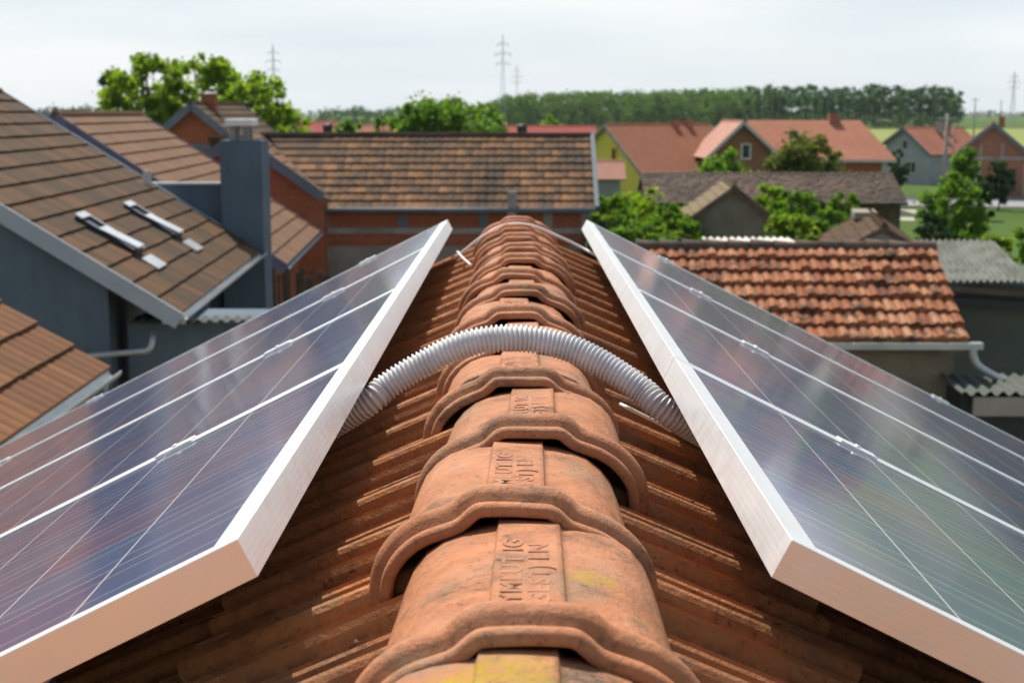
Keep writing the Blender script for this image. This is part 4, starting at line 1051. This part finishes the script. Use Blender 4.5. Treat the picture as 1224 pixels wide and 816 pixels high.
# ================================================================== POLES AND PYLONS
def pole(px, top, bot, Z, r, lab, arm=True):
    a = A(px, top, Z); o = empty('utility_pole', (a.x, Z, 0)); tag(o, lab, 'pole', 'utility poles in the village')
    MB().tube([(0, 0, -0.2), (0, 0, a.z)], [r * 1.3, r * 0.8], 8).build('post', M['concrete'], o)
    if arm: MB().bar((-0.7, 0, a.z - 0.35), (0.7, 0, a.z - 0.35), 0.08, 0.08).build('crossarm', M['steel'], o)
pole(1132.5, 136, 218, 110, 0.14, 'concrete utility pole standing in front of the grey house')
pole(1141, 148, 215, 138, 0.09, 'thin pale pole just right of the concrete utility pole', False)
pole(1166, 117, 150, 230, 0.12, 'dark pole beyond the grey house roof, right of the forest end')
pole(1197, 120, 140, 420, 0.15, 'far pole between the dark pole and the right pylon')
def pylon(px, top, Z, lab, w=3.0):
    a = A(px, top, Z); o = empty('power_pylon', (a.x, Z, 0)); tag(o, lab, 'pylon', 'power pylons on the horizon')
    h = a.z; mb = MB(); L_ = [(0, w), (0.3, w * 0.62), (0.6, w * 0.36), (1.0, 0.12)]
    def wd(t):
        for (t0, w0), (t1, w1) in zip(L_, L_[1:]):
            if t <= t1: return w0 + (w1 - w0) * (t - t0) / (t1 - t0)
        return L_[-1][1]
    lv = [0, 0.14, 0.27, 0.39, 0.5, 0.6, 0.69, 0.77, 0.84, 0.9, 1.0]
    for sx_ in (-1, 1):
        for sy_ in (-1, 1):
            for t0, t1 in zip(lv, lv[1:]):
                mb.bar((sx_ * wd(t0) / 2, sy_ * wd(t0) / 2, h * t0), (sx_ * wd(t1) / 2, sy_ * wd(t1) / 2, h * t1), 0.13, 0.13, up=(0, 1, 0))
    for t0, t1 in zip(lv[:-1], lv[1:]):
        for s in (-1, 1):
            mb.bar((s * wd(t0) / 2, -wd(t0) / 2, h * t0), (-s * wd(t1) / 2, -wd(t1) / 2, h * t1), 0.08, 0.08, up=(0, 1, 0))
            mb.bar((-wd(t0) / 2, s * wd(t0) / 2, h * t0), (-wd(t1) / 2, -s * wd(t1) / 2, h * t1), 0.08, 0.08, up=(0, 1, 0))
    mb.build('lattice_tower', M['steel'], o)
    for t, ww in ((0.70, 2.6), (0.80, 3.2), (0.90, 2.2)):
        c = MB(); c.bar((-ww, 0, h * t), (ww, 0, h * t), 0.13, 0.16); c.bar((-ww, 0, h * t), (0, 0, h * (t + 0.03)), 0.14, 0.14, up=(0, 1, 0)); c.bar((ww, 0, h * t), (0, 0, h * (t + 0.03)), 0.14, 0.14, up=(0, 1, 0))
        for s in (-ww, ww): c.bar((s, 0, h * t - 1.2), (s, 0, h * t), 0.14, 0.14, up=(0, 1, 0))
        c.build('crossarm', M['steel'], o)
pylon(326, 53, 620, 'leftmost lattice pylon, above the big leafy tree')
pylon(601, 42, 560, 'tallest lattice pylon, above the middle of the long roof')
pylon(618, 78, 900, 'small faint pylon right beside the tallest one')
pylon(1213, 85, 760, 'lattice pylon at the right edge above the brick house')

# ================================================================== TREES
def at_tree(name, label, px, ptop, pw_px, Z, mat, **kw):
    a = A(px, ptop, Z); rx = pw_px / 2 * Z / F
    return tree(name, label, a.x, Z, a.z, rx, mat, **kw)
at_tree('leafy_tree', 'tall light green tree left of the brick gable house', 172, 64, 104, 80, M['leaf_light'], nl=4600, ls=0.17, seed=11, nclump=58, low=3.0, crown_r=0.19)
at_tree('leafy_tree', 'light green tree with open crown behind the white capped chimney', 238, 62, 112, 82, M['leaf_light'], nl=5200, ls=0.17, seed=12, nclump=58, low=3.0, crown_r=0.19)
at_tree('leafy_tree', 'light green tree with crown falling to the right above the long roof', 306, 88, 112, 78, M['leaf_light'], nl=5000, ls=0.17, seed=13, nclump=58, low=2.4, crown_r=0.19)
at_tree('dark_tree', 'dark bluish tree at the left end of the leafy trees', 131, 84, 30, 120, M['leaf_dark'], nl=2200, ls=0.2, seed=14, nclump=16, low=3)
at_tree('green_tree', 'broad green tree above the middle of the long roof', 540, 110, 118, 92, M['leaf_mid'], nl=7000, ls=0.17, seed=21, nclump=34, low=2.0, crown_r=0.34)
at_tree('green_tree', 'lower green tree at the left foot of the broad one', 486, 124, 50, 90, M['leaf_mid'], nl=3200, ls=0.16, seed=22, nclump=16, low=1.5)
at_tree('green_tree', 'small green tree between the red and orange distant roofs', 418, 136, 38, 95, M['leaf_mid'], nl=2400, ls=0.16, seed=23, nclump=14, low=1.5)
at_tree('green_tree', 'narrow young tree between the orange distant roofs', 456, 135, 22, 97, M['leaf_mid'], nl=1600, ls=0.15, seed=24, nclump=10, low=1.5)
at_tree('green_tree', 'small green tree beside the tallest pylon above the long roof', 585, 140, 46, 96, M['leaf_mid'], nl=2400, ls=0.16, seed=25, nclump=14, low=1.5)
at_tree('green_tree', 'round green tree at the foot of the forest behind red roof', 659, 138, 30, 240, M['leaf_light'], nl=1500, ls=0.3, seed=26, nclump=12, low=1.5)
at_tree('olive_tree', 'bushy olive green tree in front of the salmon roof', 962, 153, 92, 84, M['leaf_olive'], nl=5200, ls=0.15, seed=31, nclump=28, low=1.0, crown_r=0.36)
at_tree('green_tree', 'round bush under the brick gable with the window', 868, 178, 72, 88, M['leaf_mid'], nl=3600, ls=0.14, seed=32, nclump=20, low=0.6)
at_tree('green_tree', 'narrow tree between the salmon roof and the grey house', 1074, 178, 22, 118, M['leaf_dark'], nl=2200, ls=0.15, seed=33, nclump=14, low=0.5)
at_tree('green_tree', 'leafy green tree in front of the road, left of the brick house', 1140, 205, 74, 62, M['leaf_mid'], nl=5200, ls=0.10, seed=34, nclump=40, low=0.5, crown_r=0.24)
at_tree('green_tree', 'taller green tree before the gable of the brick house', 1156, 176, 34, 95, M['leaf_mid'], nl=3000, ls=0.14, seed=35, nclump=18, low=0.5)
at_tree('evergreen_tree', 'dark evergreen beside the brick house wall', 1196, 190, 30, 104, M['leaf_dark'], nl=2600, ls=0.14, seed=36, nclump=16, low=0.3)
at_tree('green_tree', 'small dark tree at the foot of the concrete pole', 1172, 216, 30, 66, M['leaf_dark'], nl=2200, ls=0.11, seed=37, nclump=14, low=1.0)
def bush(px, ptop, w, Z, mat, lab, seed, nl=3000, ls=0.08, low=0.2):
    return at_tree('bush', lab, px, ptop, w, Z, mat, cat='bush', group='bushes between the barns', nl=int(nl * 1.1), ls=ls, seed=seed, nclump=36, low=low, tr=0.05, crown_r=0.26)
bush(736, 226, 74, 50, M['leaf_mid'], 'green bush beside the right end of the long brick house', 41, 5200)
bush(792, 222, 84, 52, M['leaf_light'], 'light green bush left of the grey gable shed', 42, 6000)
bush(764, 250, 100, 40, M['leaf_mid'], 'low spreading bush in front of the light green one', 43, 6500)
bush(720, 262, 60, 44, M['leaf_dark'], 'dark bush low behind the top of the right panels', 53, 4200)
bush(822, 258, 56, 42, M['leaf_mid'], 'bush against the left wall of the grey shed', 44, 4200)
bush(920, 220, 56, 58, M['leaf_light'], 'yellow green bush right behind the grey shed', 45, 4600)
bush(952, 224, 66, 56, M['leaf_mid'], 'round green bush before the old barn', 46, 4600)
bush(946, 254, 80, 42, M['leaf_light'], 'light bush just over the orange barn ridge', 47, 6000)
bush(992, 246, 60, 46, M['leaf_mid'], 'green bush left of the brown shed', 48, 4600)
bush(700, 236, 60, 60, M['leaf_mid'], 'shrub in the shade right by the long brick house corner', 54, 4200)
bush(806, 240, 70, 46, M['leaf_mid'], 'mid green shrub filling the garden left of the grey shed', 55, 5600)
bush(758, 228, 70, 58, M['leaf_light'], 'tall pale green shrub below the yellow house', 56, 5200)
bush(896, 250, 60, 50, M['leaf_mid'], 'shrub tucked against the right roof edge of the grey shed', 57, 4800)
bush(972, 236, 60, 58, M['leaf_dark'], 'darker shrub under the eave of the old barn', 58, 4200)
bush(1010, 226, 46, 60, M['leaf_mid'], 'shrub before the right half of the old barn', 59, 3600)
bush(928, 240, 60, 52, M['leaf_mid'], 'shrub between the grey shed and the round bush', 60, 4800)
bush(1112, 254, 56, 44, M['leaf_dark'], 'dark bush right of the brown shed', 49, 3600)
bush(1190, 272, 56, 34, M['leaf_light'], 'bright green bush behind the corrugated roof', 50, 5200, 0.06)
bush(1222, 268, 46, 36, M['leaf_mid'], 'green bush at the right edge behind the corrugated roof', 51, 3600, 0.06)
bush(1156, 276, 50, 36, M['leaf_mid'], 'leafy weeds along the top of the corrugated roof', 52, 3600, 0.06)

# forest front: individual tall trees with their trunks, copied from a few
def forest_tree(seed, h):
    rng = np.random.RandomState(seed); r = empty('forest_tree', (0, 0, 0))
    clumps = []
    for i in range(9):
        t = rng.uniform(0.30, 1.0)
        clumps.append(((rng.uniform(-1, 1) * 1.7 * (1.15 - t * 0.6), rng.uniform(-1, 1) * 1.7, h * (0.06 + 0.88 * t)), rng.uniform(1.2, 2.1)))
    v, f = leaves(rng, clumps, 420, 0.62)
    MB().tube([(0, 0, -0.5), (0.1, 0, h * 0.5), (0, 0, h * 0.93)], [0.3, 0.22, 0.06], 5).build('trunk', M['pale_bark'], r)
    fast_mesh('crown', v, f, M['leaf_wood'], r); return r
protos = [forest_tree(s, 20.0) for s in range(5)]
rng = random.Random(9)
fpx = [896 + i * (1148 - 896) / 46 for i in range(47)]
for i, px in enumerate(fpx):
    t = protos[i] if i < 5 else copy_tree(protos[rng.randrange(5)])
    Zf = 640 + rng.uniform(-12, 14)
    topy = 103 - 2.0 * math.sin(i * 0.5) + rng.uniform(-3, 3) + (3 if i > 40 else 0)
    a = A(px + rng.uniform(-1.5, 1.5), topy, Zf); s = a.z / 20.0
    t.location = (a.x, Zf, 0); t.scale = (s, s, s); t.rotation_euler = (0, 0, rng.uniform(0, 6.28))
    tag(t, 'tall dark tree with bare trunk in the front row of the forest', 'tree', 'front row of forest trees')
# the wood behind, one mass
def wood(name, pxa, pxb, Z, topf, n, depth, mat, leaf, seed, rows=3, rad=(1.6, 3.0), lab='wood', botf=None):
    rng = np.random.RandomState(seed); cl = []
    for i in range(n):
        u = rng.uniform(0, 1); px = pxa + (pxb - pxa) * u; zz = Z + rng.uniform(0, depth)
        topz = A(px, topf(px), zz).z; r = rng.uniform(*rad); t = rng.uniform(0, 1) ** 0.8
        a = A(px, 140, zz); cl.append(((a.x, zz, max(r * 0.6, (topz - r * 0.8) * t + rng.uniform(-0.8, 0.6))), r))
    v, f = leaves(rng, cl, n * leaf, rad[0] * 0.36)
    o = fast_mesh(name, v, f, mat); tag(o, lab, name.replace('_', ' '), kind='stuff'); return o
def interp(xs, ys):
    return lambda x: float(np.interp(x, xs, ys))
wood('woodland', 606, 1146, 665, interp([606, 640, 700, 760, 850, 1100, 1150], [112, 110, 107.5, 107, 105, 104, 109]), 1500, 70, M['leaf_wood'], 44, 61, rad=(1.8, 3.2), lab='dark green plantation forest across the horizon')
wood('forest_edge', 575, 905, 640, interp([575, 600, 640, 700, 760, 850, 905], [124, 113, 110, 107, 107, 104.5, 104]), 950, 30, M['leaf_woodtop'], 46, 62, rad=(1.6, 2.8), lab='lighter green edge of the plantation behind the broad tree')
wood('distant_wood', 380, 620, 760, interp([380, 385, 400, 410, 430, 450, 480, 500, 560, 620], [134, 126, 125, 129, 126, 129, 124, 127, 124, 120]), 420, 60, M['leaf_wood'], 34, 63, rad=(1.6, 3.0), lab='bluish distant line of trees left of the forest')
wood('distant_hedge', 45, 125, 420, interp([45, 60, 75, 90, 110, 125], [128, 125, 126, 122, 124, 122]), 160, 20, M['leaf_dark'], 26, 64, rad=(1.2, 2.2), lab='dark hedge line above the left roofs')
wood('horizon_trees', -200, 1500, 2300, lambda x: 131.5 + 1.5 * math.sin(x * 0.03) + math.sin(x * 0.11), 900, 150, M['leaf_dark'], 12, 65, rad=(5, 8), lab='low dark tree line along the whole horizon')
# lawn tufts near the road
# ================================================================== LIGHT
SX, SY, SZ = -0.24, 0.50, 0.86
sd = Vector((SX, SY, SZ)).normalized()
sun_d = bpy.data.lights.new("sun", 'SUN'); sun_d.energy = 5.0; sun_d.angle = R(0.53); sun_d.color = (1.0, 0.935, 0.83)
sun = bpy.data.objects.new("sun", sun_d); col.objects.link(sun)
sun.rotation_euler = sd.to_track_quat('Z', 'Y').to_euler(); sun.location = (0, 0, 60)
w = bpy.data.worlds.new("World"); sc.world = w; w.use_nodes = True
nt = w.node_tree; bg = nt.nodes["Background"]
sky = N(nt, "ShaderNodeTexSky"); sky.sky_type = 'NISHITA'; sky.sun_disc = False
sky.sun_elevation = math.asin(sd.z); sky.sun_rotation = math.atan2(sd.x, sd.y)
sky.air_density = 1.0; sky.dust_density = 2.0; sky.ozone_density = 1.0
tc = N(nt, "ShaderNodeTexCoord"); sp = N(nt, "ShaderNodeSeparateXYZ"); nt.links.new(tc.outputs["Generated"], sp.inputs[0])
mp = N(nt, "ShaderNodeMapping"); mp.inputs["Scale"].default_value = (1.0, 1.0, 5.5); nt.links.new(tc.outputs["Generated"], mp.inputs[0])
cl = ramp(nt, noise(nt, mp.outputs[0], 2.2, 6, 0.55, 0.4), [(0.25, (0.88,)*3), (0.7, (1.0,)*3)])
ccol = ramp(nt, noise(nt, mp.outputs[0], 3.1, 5, 0.5), [(0.34, (7.1, 7.9, 8.4)), (0.64, (8.8, 9.1, 9.2))])
el = ramp(nt, sp.outputs[2], [(0.0, (0.98,)*3), (0.10, (0.93,)*3), (0.32, (0.22,)*3), (1.0, (0.05,)*3)])
c = mix(nt, mth(nt, 'MULTIPLY', cl, el), sky.outputs[0], ccol)
nt.links.new(c, bg.inputs[0]); bg.inputs[1].default_value = 0.10
# ------------------------------------------------------------------ haze
HAZE = 0.00006
if HAZE:
    hz = MB().box((-3900, -590, -1.0), (3900, 4400, 75.0))
    hm = bpy.data.materials.new('haze'); hm.use_nodes = True; hn = hm.node_tree; hn.nodes.clear()
    pv = N(hn, "ShaderNodeVolumePrincipled"); pv.inputs["Color"].default_value = (0.85, 0.92, 1.0, 1); pv.inputs["Density"].default_value = HAZE; pv.inputs["Anisotropy"].default_value = 0.3
    oo = N(hn, "ShaderNodeOutputMaterial"); hn.links.new(pv.outputs[0], oo.inputs[1])
    ho = hz.build('haze', hm); tag(ho, kind='stuff')
# ------------------------------------------------------------------ render settings
sc.view_settings.view_transform = 'Standard'; sc.view_settings.look = 'None'
sc.view_settings.gamma = 1.0; sc.view_settings.use_curve_mapping = False; sc.view_settings.exposure = 0.16
sc.cycles.use_denoising = True
sc.cycles.max_bounces = 6; sc.cycles.diffuse_bounces = 2; sc.cycles.glossy_bounces = 3; sc.cycles.transmission_bounces = 2; sc.cycles.volume_bounces = 0
sc.cycles.use_adaptive_sampling = True
